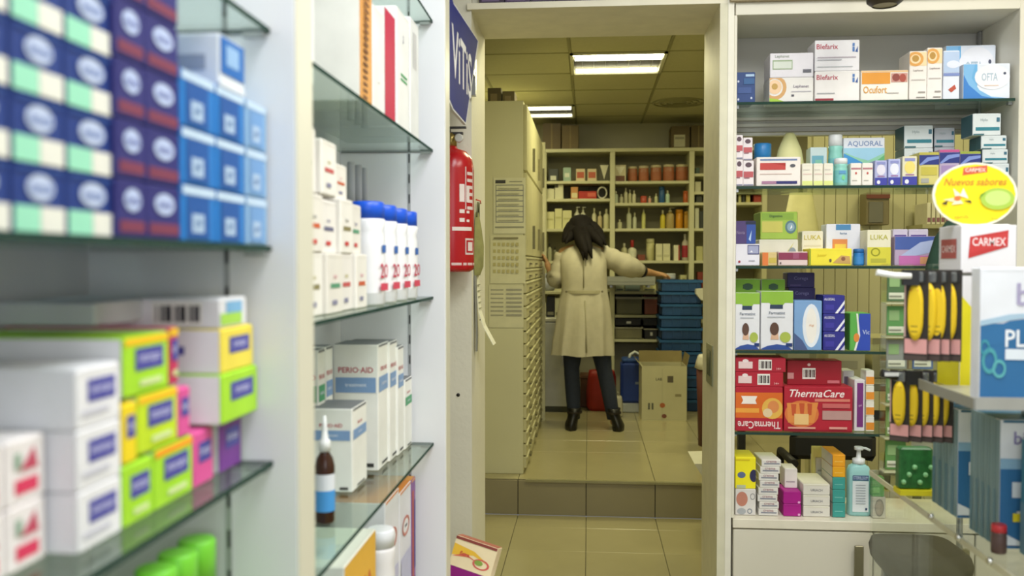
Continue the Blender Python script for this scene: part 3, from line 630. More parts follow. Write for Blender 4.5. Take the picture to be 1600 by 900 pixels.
sm = [(959, 966, 298, '#c4ccb0', 'screw'), (968, 974, 303, '#d0cca8', 'screw'), (975, 981, 293, '#d0ccaa', 'screw'), (982, 987, 296, '#c8c49c', 'screw'), (988, 994, 297, '#d2ceac', 'screw'), (1001, 1011, 306, '#b84c34', 'tub'), (1013, 1018, 306, '#d8a890', 'screw'), (1023, 1028, 302, '#c8cc9c', 'screw'), (1030, 1039, 291, '#2c5a8c', 'tub'), (1040, 1047, 297, '#b8d0b4', 'screw'), (1068, 1076, 298, '#d06a34', 'tub')]
nn = ['thin pale green bottle at left of second shelf', 'short cream bottle beside the pale green one', 'tall cream bottle, left of the tall pair on second shelf', 'yellowish bottle between two tall cream bottles', 'tall cream bottle, right of the tall pair on second shelf', 'low red tub in the middle of the second shelf', 'small pink bottle right of the red tub', 'small green tinted bottle left of the blue one', 'blue bottle standing on the second shelf', 'pale mint bottle right of the blue bottle', 'orange tub at right end of the second shelf']
for (a, b, t, c, kd), l in zip(sm, nn): bk_bot(l, a, b, t, 317, c, '#cfcbb0' if kd == 'screw' else c, kd)
for k, (a, b, t) in enumerate(((852, 866, 331), (867, 878, 326), (879, 893, 329))): bk_box('pale yellow carton behind the dark hair, %s of three' % ('left', 'middle', 'right')[k], a, b, t, 357, '#cfcb96', [('r', .1, .5, .9, .6, '#b8b478')])
for k, (a, b) in enumerate(((897, 906), (907, 915))): bk_bot('white pump bottle rising over the dark hair, %s' % ('left', 'right')[k], a, b, 323, 357, '#d8d6c0', '#e0dec8', 'pump')
for k, (a, b, t) in enumerate(((925, 932, 325), (934, 941, 330), (943, 952, 326))): bk_bot('cream bottle at right of third shelf, %s' % ('tall left one', 'shorter middle one', 'broad right one')[k], a, b, t, 357, ('#d2ceac', '#c8b890', '#d0cca4')[k], '#d8d4b4')
r3 = [(965, 972, 343, '#d2d0a8', 'screw', 'short cream bottle on third shelf, middle column'), (979, 987, 324, '#c4c6a8', 'screw', 'tall grey white bottle on third shelf'), (989, 995, 332, '#c8cab0', 'screw', 'slim grey white bottle beside the tall one'), (1003, 1009, 324, '#cccb80', 'nozzle', 'slim yellow bottle with pointed cap'),
      (1032, 1040, 328, '#d2c040', 'screw', 'yellow bottle at left of the yellow orange group'), (1041, 1054, 324, '#b09c64', 'pump', 'beige pump bottle in the yellow orange group'), (1056, 1068, 327, '#d08c1c', 'tub', 'orange bottle, broad one of the group'), (1069, 1076, 330, '#c89834', 'tub', 'ochre bottle at right end of third shelf')]
for a, b, t, c, kd, l in r3: bk_bot(l, a, b, t, 357, c, '#d4d0ac' if kd != 'tub' else c, kd)
bk_bot('white doll shaped bottle with red and black cap', 981, 995, 375, 407, '#d8d6bc', '#b03030', 'screw', lab='#d8d8c0', caph=.35); bk_bot('white bottle left of the red capped one', 971, 980, 380, 407, '#ccc8a0', '#d8d4b8')
bk_box('low dark red box on fourth shelf', 997, 1008, 398, 407, '#7a3c28'); bk_bot('cream wide bottle on the fourth shelf', 1010, 1023, 373, 407, '#c8c490', '#d0cc9c', 'tub')
for k, (a, b) in enumerate(((1025, 1035), (1036, 1047))): bk_box('cream square carton on the fourth shelf, %s of the pair' % ('left', 'right')[k], a, b, 381, 407, '#d4d0aa', [('r', .1, .2, .9, .35, '#c0bc94')])
bk_box('narrow white carton beside the red and white bottle', 1053, 1062, 383, 407, '#d6d2b4', [('r', .75, 0, 1, 1, '#a04438')])
bk_bot('tall white bottle with red band at right of fourth shelf', 1066, 1076, 365, 407, '#d8d0c0', '#d8d4c8', 'screw', lab='#b83848')
for k, (a, b, t, c) in enumerate(((855, 862, 380, '#b8b898'), (864, 870, 385, '#6a6a50'), (926, 932, 386, '#a09878'), (940, 950, 378, '#b4b08a'))): bk_bot(('grey bottle left of the raised shoulder', 'dark capped bottle left of the white coat', 'tan bottle over the right shoulder', 'pale bottle near the upright over the shoulder')[k], a, b, t, 408, c, '#3a3a30' if k < 2 else '#c0bc98')
for k, (a, b, t, base, c) in enumerate(((1087, 1093, 262, 272, '#3c5040'), (1086, 1095, 284, 300, '#c0bc9a'), (1088, 1097, 303, 317, '#3a3c30'), (1086, 1092, 325, 357, '#c4c4a8'), (1093, 1099, 330, 357, '#30342c'), (1088, 1098, 385, 407, '#bcb880'), (1090, 1098, 425, 455, '#803020'))):
    bk_box(('tiny dark green box at top of the right column', 'pale box in right column, under the green one', 'dark box in right column above the bottles', 'white carton in right column', 'black carton in right column', 'yellowish box in right column', 'dark red box low in right column')[k], a, b, t, base, c, d=.1)
bk_box('small cream box on the fifth shelf near the blue crates', 1063, 1073, 430, 455, '#c4c08c', [('r', .3, .3, .7, .8, '#8a8440')])
# items to the right, seen through the open shelf unit
for k, (a, b, t, c) in enumerate(((1147, 1152, 298, '#3a3a24'), (1154, 1158, 300, '#b8b47c'), (1160, 1164, 298, '#2c2c20'), (1166, 1172, 299, '#b4a860'), (1178, 1193, 294, '#9a3424'))):
    bk_box(('dark folder on the shelf glimpsed through the glass unit, leftmost', 'yellowish folder between dark folders seen through glass unit', 'second dark folder seen through glass unit', 'ochre folder left of the red box, seen through glass', 'dull red box on the shelf glimpsed through the glass unit')[k], a, b, t, 317, c, name='folder' if k < 4 else 'medicine_box')
# baskets / trays in the low part
for k, (a, b, t, base, c, l) in enumerate(((962, 1004, 462, 492, '#6c6a4c', 'grey wire basket under the work shelf'), (1006, 1028, 462, 492, '#8a4a34', 'basket with red packets beside grey wire basket'), (960, 1002, 496, 508, '#1a1a18', 'black storage tray with white tag, left'), (1004, 1028, 496, 508, '#161614', 'black storage tray near the blue crates'), (960, 1004, 510, 530, '#7c7856', 'pale wire basket in the lowest row'), (1006, 1028, 512, 530, '#24221c', 'dark storage tray in the lowest row'))):
    Y = 8.03; p0 = PY(a, t, Y); p1 = PY(b, base, Y); z = bz(base if base in (492, 530) else 530)+.001; 
    if base == 508: z = bz(530)+.118
    h = p0[2]-p1[2]; W_ = p1[0]-p0[0]
    o = empty('storage_basket', (p0[0], Y, z), 0, l, 'basket', 'baskets in the low shelves')
    m = MB(); m.box(0, W_, 0, .008, 0, h*.85, c); m.box(0, W_, .28, .288, 0, h, c); m.box(0, .008, 0, .28, 0, h, c); m.box(W_-.008, W_, 0, .28, 0, h, c); m.box(0, W_, 0, .28, 0, .006, c); m.build('tub', o)
    m = MB(); m.box(-.004, W_+.004, -.006, .004, h*.82, h*.92, M('#a09c80' if c[1] != '1' else '#2a2a28', .4)); m.build('rim', o)
    if k in (2, 5): m = MB(); m.box(W_*.45, W_*.62, -.003, -.0005, h*.3, h*.6, '#c8c8bc'); m.build('tag', o)
    if k in (0, 1, 4):
        m = MB()
        for q in range(6): m.box(.02+q*W_/7, .02+(q+.8)*W_/7, .03, .2, .007, h*(.75+.1*(q % 2)), ('#8a8a6a', '#5a5a48', '#a8a484')[q % 3] if k != 1 else ('#a84030', '#b85840', '#c8a890')[q % 3])
        tag(m.build('packets', o), kind='stuff')
# items on shelf 5 (455) behind the work shelf
for k, (a, b, t, c) in enumerate(((962, 975, 444, '#b8c0a4'), (977, 1000, 446, '#8c9c94'), (1006, 1025, 444, '#cac68a'))): bk_box(('pale box low on the shelf under the outstretched arm', 'blue grey flat box under the outstretched arm', 'cream yellow box left of the blue crates')[k], a, b, t, 455, c, [('r', .1, .1, .9, .3, '#6a7068')])
# pull-out work shelf
p0 = PY(948, 432, 7.6); p1 = PY(1024, 446, 7.6)
o = empty('work_shelf', (p0[0], 7.6, p1[2]), 0, 'blue grey pull-out work shelf beneath the outstretched arm', 'shelf')
bx('board', 0, p1[0]-p0[0], 0, .41, 0, .03, M('#8e9088', .35), o, .004); bx('raised_edge', 0, p1[0]-p0[0], 0, .012, .03, p0[2]-p1[2], M('#94968e', .35), o)
for x in (.03, p1[0]-p0[0]-.06): bx('slide_rail', x, x+.02, .1, .42, -.02, 0, ALU, o)
# cardboard boxes on top of the shelving
for k, (a, b, t, c, l) in enumerate(((848, 876, 193, '#5a4a28', 'brown cardboard box on top of the shelving at left'), (878, 904, 196, '#66552e', 'second brown cardboard box on top of the shelving'), (1049, 1078, 197, '#5c4e2c', 'cardboard box with white label on top of the shelving'), (1080, 1104, 196, '#54461f', 'dark cardboard box on top of the shelving at far right'))):
    p0 = PY(a, t, 8.02); p1 = PY(b, t, 8.02)
    carton('cardboard_box', l, (p0[0]+p1[0])/2, 8.15, ztop+.001, p1[0]-p0[0], .25, min(p0[2], 2.74)-ztop, c, [('r', .46, 0, .54, 1, '#7a683c')] if k != 2 else [('r', .15, .05, .75, .6, '#b4b094'), ('r', .2, .4, .7, .5, '#8a8874')], group='cardboard boxes on top of the shelving')
# white base cabinet at left + shelf items on it
Y = 7.46; p0 = PY(843, 497, Y); p1 = PY(888, 645, Y)
o = empty('base_cabinet', (p0[0], Y, UP), 0, 'low pale grey cabinet left of the legs', 'cabinet')
W_ = p1[0]-p0[0]; h = p0[2]-UP
bx('body', 0, W_, .02, .5, .06, h-.03, M('#c4c4bc', .4), o); bx('top', -.01, W_+.01, 0, .52, h-.03, h, M('#d0cfc0', .3), o, .004)
d = bx('door', .004, W_-.004, 0, .02, .05, h-.04, M('#bfc0bc', .35), o, .003); bx('handle', W_-.05, W_-.035, -.02, 0, h*.5, h*.62, ALU, d); bx('plinth', .01, W_-.01, .03, .48, 0, .06, M('#55553f'), o)
for k, (a, b, t, bo, c, l) in enumerate(((846, 853, 474, 492, '#c8c6ac', 'pale box at left end of the low cabinet top'), (854, 866, 464, 492, '#1c1c24', 'black box standing on the low cabinet'), (867, 880, 466, 492, '#d0ceb0', 'cream box standing beside the black box'))):
    q0 = PY(a, t, 7.6); q1 = PY(b, bo, 7.6); carton('medicine_box', l, (q0[0]+q1[0])/2, 7.7, UP+h+.001, q1[0]-q0[0], .16, q0[2]-UP-h, c, [('r', .1, .1, .9, .25, '#7c7a68')])
z0 = PY(860, 455, 7.6)[2]
o = empty('wall_ledge', (PY(844, 455, 7.6)[0], 7.6, z0), 0, 'narrow pale shelf over the low cabinet', 'shelf')
bx('board', 0, .20, 0, .4, -.025, 0, SHW, o, .003); bx('bracket', .02, .035, .02, .4, -.07, -.025, SHW, o); bx('bracket', .165, .18, .02, .4, -.07, -.025, SHW, o)
q0 = PY(846, 425, 7.65); q1 = PY(862, 425, 7.65)
o = empty('plastic_bag', ((q0[0]+q1[0])/2, 7.72, z0+.0005), 0, 'crumpled blue grey plastic bag on the narrow shelf', 'bag')
m = MB(); m.grid([[(rr_*math.cos(t)*(1+.22*math.sin(3*t+z*40)), rr_*math.sin(t)*(1+.2*math.cos(4*t+z*50)), z) for t in [math.pi*2*k/16 for k in range(16)]] for rr_, z in ((.05, 0), (.075, .03), (.07, .08), (.04, .12), (.015, .15))], M('#9a9ca4', .4), True, True, True, True); m.build('crumple', o)

# ================================================================== blue crates, white carton, cool bag, floor things
p0 = PY(1031, 437, 7.6); p1 = PY(1099, 437, 7.6); W_ = p1[0]-p0[0]; nC = 11; ch = (p0[2]-UP)/nC
for k in range(nC):
    dx = (0, .004, -.003, .005, -.004)[k % 5]; c = M('#1c4a7c' if k % 3 else '#1a4272', .45, .04)
    o = empty('plastic_crate', (p0[0]+dx, 7.6, UP+k*ch), 0, 'blue plastic crate in the tall stack, %s' % ('lowest, on the floor' if k == 0 else 'topmost' if k == nC-1 else ('second', 'third', 'fourth', 'fifth', 'sixth', 'seventh', 'eighth', 'ninth', 'tenth')[k-1]+' from the floor'), 'crate', 'blue plastic crates in a stack')
    m = MB(); t = .006; hh = ch*.96
    m.box(.012, W_-.012, .012, .012+t, 0, hh, c); m.box(.012, W_-.012, .36, .36+t, 0, hh, c); m.box(.012, .012+t, .012, .366, 0, hh, c); m.box(W_-.012-t, W_-.012, .012, .366, 0, hh, c); m.box(.012, W_-.012, .012, .366, 0, .005, c)
    m.build('tub', o)
    m = MB(); m.box(0, W_, 0, .012, hh*.78, hh, M('#245a8c', .4)); m.box(0, W_, .366, .378, hh*.78, hh, M('#245a8c', .4)); m.box(0, .012, .012, .366, hh*.78, hh, M('#245a8c', .4)); m.box(W_-.012, W_, .012, .366, hh*.78, hh, M('#245a8c', .4)); m.build('rim', o)
    m = MB()
    for q in range(5): m.box(.04+q*W_*.19, .05+q*W_*.19, .004, .013, .006, hh*.78, c)
    m.build('rib', o)
q0 = PY(1048, 432, 7.7); bottle('white_roll', 'white round tub standing on the topmost blue crate', q0[0], 7.8, p0[2]+.0, .05, .05, '#b8bcc0', '#c0c4c4', kind='tub', cat='tub')
# white carton with open flaps
Y = 7.15; p0 = PY(1003, 572, Y); p1 = PY(1073, 652, Y); W_ = p1[0]-p0[0]; h = p0[2]-UP; D_ = .32
o = empty('shipping_carton', (p0[0], Y, UP), math.radians(1), 'pale cardboard shipping carton standing open before the blue crates', 'box')
CB = M('#c2bd98', .75, .04, 6); CBI = M('#8a7c50', .85, .05)
m = MB(); t = .006
m.box(0, W_, 0, t, 0, h, CB); m.box(0, W_, D_-t, D_, 0, h, CB); m.box(0, t, t, D_-t, 0, h, CB); m.box(W_-t, W_, t, D_-t, 0, h, CB); m.box(t, W_-t, t, D_-t, 0, t, CB)
fr = {'F': (Vector((0, 0, 0)), Vector((1, 0, 0)), Vector((0, 0, 1)), W_, h, Vector((0, -1, 0)))}
art_on(m, fr, [('r', .45, 0, .46, .95, '#aea988'), ('t', .38, .76, .05, .2, '#5a5848', 'LAB'), ('r', .57, .70, .70, .82, '#5c5444'), ('r', .74, .44, .88, .49, '#8c8460'), ('r', .14, .20, .18, .32, '#55584c'), ('r', .22, .20, .26, .32, '#55584c'), ('d', .46, .28, .06, .045, '#b06438'), ('d', .50, .08, .055, .04, '#7c4a3a')])
m.build('body', o)
for nm_, vs in (('flap', [(0, D_, h), (W_, D_, h), (W_, D_+.04, h+.09), (0, D_+.04, h+.09)]), ('flap', [(0, 0, h), (0, D_, h), (-.05, D_, h+.06), (-.05, 0, h+.06)]), ('flap', [(W_, 0, h), (W_, D_, h), (W_+.02, D_, h+.09), (W_+.02, 0, h+.09)])):
    m = MB(); b_ = [(x, y, z-.005) for x, y, z in vs]; m.face(vs, CBI); m.face(b_[::-1], CB)
    for i in range(4): j = (i+1) % 4; m.face([vs[i], b_[i], b_[j], vs[j]], CB)
    m.build(nm_, o)
# blue cool bag with white lid handle
Y = 7.35; p0 = PY(974, 552, Y); p1 = PY(1003, 622, Y)
o = empty('cool_bag', (p0[0]-.015, Y+.14, UP), 0, 'blue cool bag with white handle beside the open carton', 'bag')
W_ = .19; m = MB(); m.box(0, W_, 0, .22, .08, .42, M('#1b3a88', .5, .06, 12), .02); m.build('body', o)
m = MB(); m.box(.005, W_-.005, .005, .215, 0, .08, M('#b4b8b4', .5), .01); m.build('base', o)
m = MB(); m.box(.01, W_-.01, .01, .21, .42, .45, M('#2a4c8c', .5), .01); m.build('lid', o)
m = MB(); m.tube([(.07, .05, .45), (.08, .08, .48), (.12, .10, .50), (.16, .10, .48), (.17, .08, .45)], .012, '#c8ccc8'); m.build('handle', o)
m = MB(); m.box(.12, .17, -.004, .0, .24, .26, '#8c98a8'); m.build('tag', o)
o = empty('red_bag', (PY(950, 590, 7.5)[0]-.05, 7.62, UP), 0, 'red carrier bag standing on the floor between the legs and cool bag', 'bag')
def sack(m, w_, d_, h_, mat, n=16):
    m.grid([[(w_*s*math.copysign(abs(math.cos(t))**.6, math.cos(t))*(1+.06*math.sin(5*t+z*30)), d_*s*math.copysign(abs(math.sin(t))**.6, math.sin(t)), z) for t in [2*math.pi*k/n+.1 for k in range(n)]] for s, z in ((.85, 0), (1, h_*.1), (.97, h_*.5), (.9, h_*.85), (.8, h_))], mat, True, True, True, True)
m = MB(); sack(m, .13, .08, .34, M('#9c2418', .5, .08, 12)); m.build('sack', o); 
m = MB(); m.tube([(-.05, 0, .33), (-.03, 0, .40), (.03, 0, .40), (.05, 0, .33)], .006, '#8a1c14'); m.build('handle', o)
o = empty('white_bag', (PY(962, 610, 7.3)[0], 7.30, UP), .3, 'small crumpled white bag on the floor by the right boot', 'bag')
m = MB(); sack(m, .055, .045, .17, M('#c6c2ac', .6, .05)); m.build('sack', o); m = MB(); m.tube([(-.03, 0, .16), (-.02, 0, .2), (.02, 0, .2), (.03, 0, .16)], .004, '#b8b49c'); m.build('handle', o)
o = empty('floor_box', (PY(925, 600, 7.8)[0], 7.75, UP), 0, 'dark reddish box in shade between the two legs', 'box')
bx('body', -.10, .08, 0, .2, 0, .25, M('#5c3a24', .7), o, .004); bx('lid', -.105, .085, -.005, .205, .25, .28, M('#6a4a30', .7), o, .003)
# white things at the right jamb
p = PY(1090, 740, 4.6); o = empty('paper_tray', (PY(1078, 720, 4.7)[0], 4.5, 0), 0, 'white slanted tray edge poking out beside the right jamb', 'tray')
zt_ = PY(1078, 718, 4.6)[2]; zb_ = PY(1098, 755, 4.6)[2]
m = MB(); m.grid([[(0, y, zt_), (.24, y, zt_+.01), (.24, y, zb_-.02), (.075, y, zb_)] for y in (0, .3)], M('#d4d2c0', .4), True, False, True, True); m.build('tray', o)
m = MB(); m.box(.12, .16, .1, .14, 0, zb_-.01, ALU); m.build('leg', o)
p = PY(1093, 600, 6.0); o = empty('waste_bag', (PY(1096, 600, 6.2)[0]+.06, 6.2, 0), 0, 'white plastic bag tied on a bin beside the right jamb', 'bag')
m = MB(); sack(m, .10, .08, .10, M('#cfcbb8', .5, .04)); b = m.build('bag_top', o, (0, 0, .52)); o.location.z = UP; 
m = MB(); m.lathe([(.08, 0), (.095, .52)], M('#5a2c24', .5), seg=18); m.build('bin', o)
p = PY(1096, 462, 7.3); o = empty('label_roll', (PY(1093, 460, 7.4)[0]+.03, 7.45, 0), 0, 'white papers stuck out over the blue crates at the jamb', 'paper')
m = MB(); zq = PY(1093, 452, 7.4)[2]; m.grid([[(-.05, 0, zq), (.09, 0, zq+.01), (.09, .003, zq-.10), (-.01, .003, zq-.09), (-.05, 0, zq-.04)], [(-.05, .1, zq), (.09, .1, zq+.01), (.09, .1, zq-.10), (-.01, .1, zq-.09), (-.05, .1, zq-.04)]], M('#d4d2c0', .6), True, False, True, True); m.build('sheets', o)
m = MB(); m.box(.05, .07, .04, .06, UP, zq-.05, ALU); m.build('post', o)

# ================================================================== WOMAN
def wp(px, py, dy=0.): return Vector(PY(px, py, 6.72+dy))
W0 = Vector((wp(912, 668).x, 6.72, UP))
pn = empty('person', tuple(W0), 0, 'person with long dark hair in a pale coat, dark trousers and boots, back turned', 'person')
SKIN = M('#b58a62', .5, .04, 20)
def lp(v): return tuple(v-W0)
V = []; E_ = []; Rr = []
def av(p, r, par=None):
    V.append(lp(p)); Rr.append(r); i = len(V)-1
    if par is not None: E_.append((par, i))
    return i
pel = av(wp(913, 492), .115); wai = av(wp(912, 458), .095, pel); che = av(wp(911, 420, .02), .115, wai); upc = av(wp(910, 398, .04), .09, che); nk = av(wp(909, 384, .09), .045, upc)
hd0 = av(wp(908, 373, .13), .062, nk); hd1 = av(wp(908, 362, .16), .078, hd0); hd2 = av(wp(908, 350, .17), .075, hd1)
for s, hip, kn, an in ((-1, (898, 505), (893, 575), (896, 648)), (1, (930, 505), (944, 578), (958, 648))):
    a = av(wp(*hip), .070, pel); b = av(wp((hip[0]+kn[0])/2, 540), .060, a); c_ = av(wp(*kn, .015), .040, b); d_ = av(wp((kn[0]*.5+an[0]*.5), 610, -.005), .036, c_); e_ = av(wp(an[0], 646), .028, d_)
    f_ = av(wp(an[0], 660), .028, e_); av(wp(an[0]+5*s, 663, .10), .020, f_)
def hand(wr, dirv, upv, sidev):
    """palm + five fingers curling, continuing the arm"""
    pm = av(wr+dirv*.045, .024, len(V)-1)
    kn_ = []
    for k, (o_, ln) in enumerate(((-.026, .058), (-.009, .068), (.009, .064), (.025, .050))):
        b = av(wr+dirv*.085+sidev*o_, .0095, pm); c_ = av(wr+dirv*(.085+ln*.5)+sidev*o_*1.1-upv*.008, .0085, b); av(wr+dirv*(.085+ln*.85)+sidev*o_*1.1-upv*.028, .007, c_)
    t = av(wr+dirv*.055+sidev*-.036-upv*.006, .010, pm); av(wr+dirv*.085+sidev*-.052-upv*.018, .008, t)
# right arm stretched to the crates
sh = av(wp(941, 398, .05), .062, upc); ub = av(wp(962, 408, .08), .05, sh); el = av(wp(985, 420, .12), .042, ub); fa = av(wp(1006, 424, .2), .036, el); wr = av(wp(1022, 427, .28), .024, fa)
hand(wp(1022, 427, .28), Vector((.85, .5, -.12)).normalized(), Vector((0, 0, 1)), Vector((-.5, .85, 0)))
# left arm bent to the drawer cabinet
sh = av(wp(881, 398, .05), .062, upc); ub = av(wp(873, 418, .03), .05, sh); el = av(wp(869, 440, .02), .042, ub); fa = av(wp(863, 430, .12), .034, el); wr = av(wp(858, 420, .2), .024, fa)
hand(wp(858, 420, .2), Vector((-.25, .5, .6)).normalized(), Vector((1, 0, 0)), Vector((0, .77, -.64)))
me = bpy.data.meshes.new('body'); me.from_pydata(V, E_, []); bo = bpy.data.objects.new('body', me); C.objects.link(bo); bo.parent = pn; me.materials.append(SKIN)
sk = bo.modifiers.new('skin', 'SKIN'); sk.use_smooth_shade = True
for i, r in enumerate(Rr): me.skin_vertices[0].data[i].radius = (r, r*.85 if i in (0, 1, 2, 3) else r)
me.skin_vertices[0].data[0].use_root = True
bo.modifiers.new('sub', 'SUBSURF').levels = 2; bo.modifiers['sub'].render_levels = 2
# face on the far side of the head
hc = (wp(908, 356, .165)-W0)
m = MB(); 
for s in (-1, 1):
    m.lathe([(.001, -.006), (.008, -.003), (.010, .002)], '#e8e4dc', seg=10)
fcm = MB(); k_ = lambda x, y, z: (hc.x+x, hc.y+y, hc.z+z)
def blob(mb, c, r, mat, sx=1, sy=1, sz=1, n=10):
    mb.grid([[(c[0]+r*sx*math.sin(a)*math.cos(t), c[1]+r*sy*math.sin(a)*math.sin(t), c[2]+r*sz*math.cos(a)) for t in [2*math.pi*k/n for k in range(n)]] for a in [.05+math.pi*.97*q/8 for q in range(9)]], mat, True, True, True, True)
for s in (-1, 1): blob(fcm, k_(.028*s, .066, .0), .011, '#e6e2da'); blob(fcm, k_(.028*s, .075, 0), .006, '#2c1c14'); 
blob(fcm, k_(0, .078, -.022), .012, SKIN, .8, 1.2, 1.6); blob(fcm, k_(0, .068, -.048), .018, '#a05048', 1.2, .6, .35)
for s in (-1, 1): blob(fcm, k_(.074*s, 0, -.012), .018, SKIN, .45, .8, 1.3)
fcm.build('face', pn)
# hair
HAIR = M('#120d0a', .75, .25, 60, spec=.2)
m = MB(); n = 28
def hring(y, hw, hd, cx, dy, wob=0): 
    c = wp(cx, y, dy)-W0; return [(c.x+hw*math.cos(t)*(1+wob*math.sin(9*t)), c.y+hd*math.sin(t)*(1+wob*math.cos(11*t)), c.z) for t in [2*math.pi*k/n for k in range(n)]]
m.grid([hring(335, .015, .015, 908, .16), hring(336.5, .045, .05, 908, .16), hring(341, .080, .085, 908, .155), hring(349, .102, .105, 908, .145, .01), hring(358, .115, .11, 908, .13, .02), hring(367, .138, .10, 909, .11, .03), hring(374, .155, .085, 910, .07, .04)], HAIR, True, True, True, True)
def strand(pts, rs): m.tube([wp(*p)-W0 for p in pts], rs, HAIR, 8)
strand([(906, 362, .02), (908, 378, -.07), (914, 392, -.135), (917, 406, -.155)], [.055, .05, .028, .005])
strand([(912, 362, .02), (917, 378, -.07), (922, 392, -.13), (925, 404, -.15)], [.05, .04, .02, .005])
strand([(903, 360, .0), (907, 380, -.08), (911, 396, -.14), (912, 407, -.15)], [.05, .035, .018, .004])
strand([(925, 352, .1), (934, 364, .04), (940, 374, -.03), (947, 383, -.075)], [.04, .045, .033, .006])
strand([(920, 360, .05), (928, 370, -.02), (937, 378, -.09), (941, 386, -.12)], [.05, .045, .028, .006])
strand([(893, 352, .1), (887, 364, .04), (883, 372, -.03), (879, 379, -.06)], [.04, .042, .028, .005])
strand([(897, 360, .05), (891, 370, -.01), (886, 376, -.06), (884, 381, -.09)], [.05, .04, .02, .005])
m.build('hair', pn)
# coat
COAT = M('#b8b29c', .8, .05, 20, bump=.5, bscale=14)
m = MB(); n = 48
def cring(y, xl, xr, hd, dy, fold=0, sh=0):
    a = wp(xl, y, dy)-W0; b = wp(xr, y, dy)-W0; cx = (a.x+b.x)/2; hw = (b.x-a.x)/2
    return [(cx+hw*math.copysign(abs(math.cos(t))**.85, math.cos(t))*(1+fold*math.sin(7*t+sh)), a.y+hd*math.sin(t)*(1+fold*1.7*math.sin(9*t+sh*1.3)), a.z+.004*math.sin(5*t)*(1 if y > 540 else 0)) for t in [2*math.pi*k/n for k in range(n)]]
rg = [cring(380, 899, 921, .055, .07), cring(384, 892, 927, .07, .06), cring(389, 880, 942, .10, .05), cring(396, 873, 949, .125, .04), cring(408, 873, 949, .135, .02, .01), cring(425, 875, 948, .135, 0, .015, 1), cring(445, 877, 948, .125, 0, .02, 2), cring(456, 877, 949, .125, 0, .012, 2), cring(470, 874, 951, .14, 0, .03, 2.2), cring(490, 871, 953, .155, 0, .045, 2.4), cring(505, 869, 954, .16, 0, .055, 2.5), cring(520, 867, 955, .165, 0, .065, 2.6), cring(535, 865, 956, .168, 0, .07, 2.7), cring(545, 864, 957, .17, 0, .075, 2.8), cring(553, 863, 957, .172, 0, .078, 2.8)]
m.grid(rg, COAT, True, True); m.grid([[(x*.985, y*.985, z) for x, y, z in r] for r in rg[::-1]], M('#8c866a', .9), True, True)
def sleeve(pts, rs):
    pp = []; rr2 = []
    for i in range(len(pts)-1):
        for q in range(4):
            t = q/4; A = wp(*pts[i]); B = wp(*pts[i+1]); pp.append(A.lerp(B, t)-W0); rr2.append((rs[i]*(1-t)+rs[i+1]*t)*(1+.07*math.sin((i*4+q)*2.1)))
    pp.append(wp(*pts[-1])-W0); rr2.append(rs[-1]); m.tube(pp, rr2, COAT, 16)
sleeve([(938, 398, .04), (957, 405, .06), (980, 416, .10), (1001, 423, .18)], [.08, .078, .088, .055])
sleeve([(882, 399, .04), (874, 420, .03), (869, 440, .015), (862, 431, .13)], [.072, .066, .062, .046])
m.build('coat', pn)
m = MB(); m.tube([wp(912, y, -.137-(.034 if y > 480 else 0)) - W0 for y in (392, 410, 430, 450)], .004, M('#8f8a72', .9), 6); m.build('back_seam', pn)
m = MB(); m.tube([wp(914+(y-470)*.03, y, -.150-(y-470)*.0004) - W0 for y in (470, 495, 520, 551)], .007, M('#9a957c', .9), 6); m.build('back_vent', pn)
m = MB(); m.grid([cring(453, 880, 946, .131, -.003), cring(453.2, 880, 946, .136, -.003), cring(458, 880, 946, .136, -.003), cring(458.2, 880, 946, .131, -.003)], M('#aaa486', .8), True, False); 
for px in (885, 941): blob(m, tuple(wp(px, 455.5, -.115)-W0), .008, '#6a6450', 1, .5, 1)
m.build('half_belt', pn)
m = MB(); m.grid([cring(378, 899, 921, .06, .075), cring(380, 896, 924, .075, .07), cring(386, 893, 927, .082, .065)], COAT, True, True); m.build('collar', pn)
m = MB(); c = wp(1002, 423.5, .185)-W0; e2 = wp(1005, 424, .2)-W0; m.tube([c, e2], [.05, .047], '#1c1a18', 12); m.build('dark_cuff', pn)
# trousers and boots
JE = M('#20283a', .8, .12, 40)
m = MB()
for hip, kn, an in (((898, 500), (893, 575), (897, 646)), ((932, 500), (944, 578), (958, 646))):
    P = [wp(hip[0], hip[1]), wp((hip[0]+kn[0])/2, 538), wp(kn[0], kn[1], .012), wp((kn[0]+an[0])/2, 610, 0), wp(an[0]*.85+kn[0]*.15, 640), wp(an[0], 654)]
    m.tube([q-W0 for q in P], [.094, .082, .058, .057, .050, .044], JE, 16)
m.build('trousers', pn)
BT = M('#0f0d0c', .4, .1)
for s, ax, tx in ((-1, 897, 893), (1, 959, 965)):
    o = MB(); a = wp(ax, 668)-W0; dx = (wp(tx, 668)-wp(ax, 668)).x; 
    R = []
    def er(cx, cy, hw, hl, z): return [(a.x+cx+hw*math.cos(t), a.y+cy+hl*math.sin(t), z) for t in [2*math.pi*k/16 for k in range(16)]]
    o.grid([er(dx*1.2, .03, .045, .125, .0), er(dx*1.2, .03, .047, .128, .03), er(dx*.9, .02, .046, .115, .055), er(dx*.5, .0, .043, .075, .085), er(0, -.01, .046, .055, .12), er(-.004*s, -.01, .054, .060, .165)], BT, True, True, True, True)
    bt = o.build('boot', pn)
    o = MB(); o.grid([er(dx, -.055, .036, .032, 0), er(dx, -.055, .036, .032, .03)], '#0a0908', True, False, True, True); o.build('heel', bt)
    o = MB(); o.grid([er(-.002*s, -.01, .057, .063, .125), er(-.002*s, -.01, .058, .064, .138)], '#241c16', True, False, True, True); o.build('strap', bt)

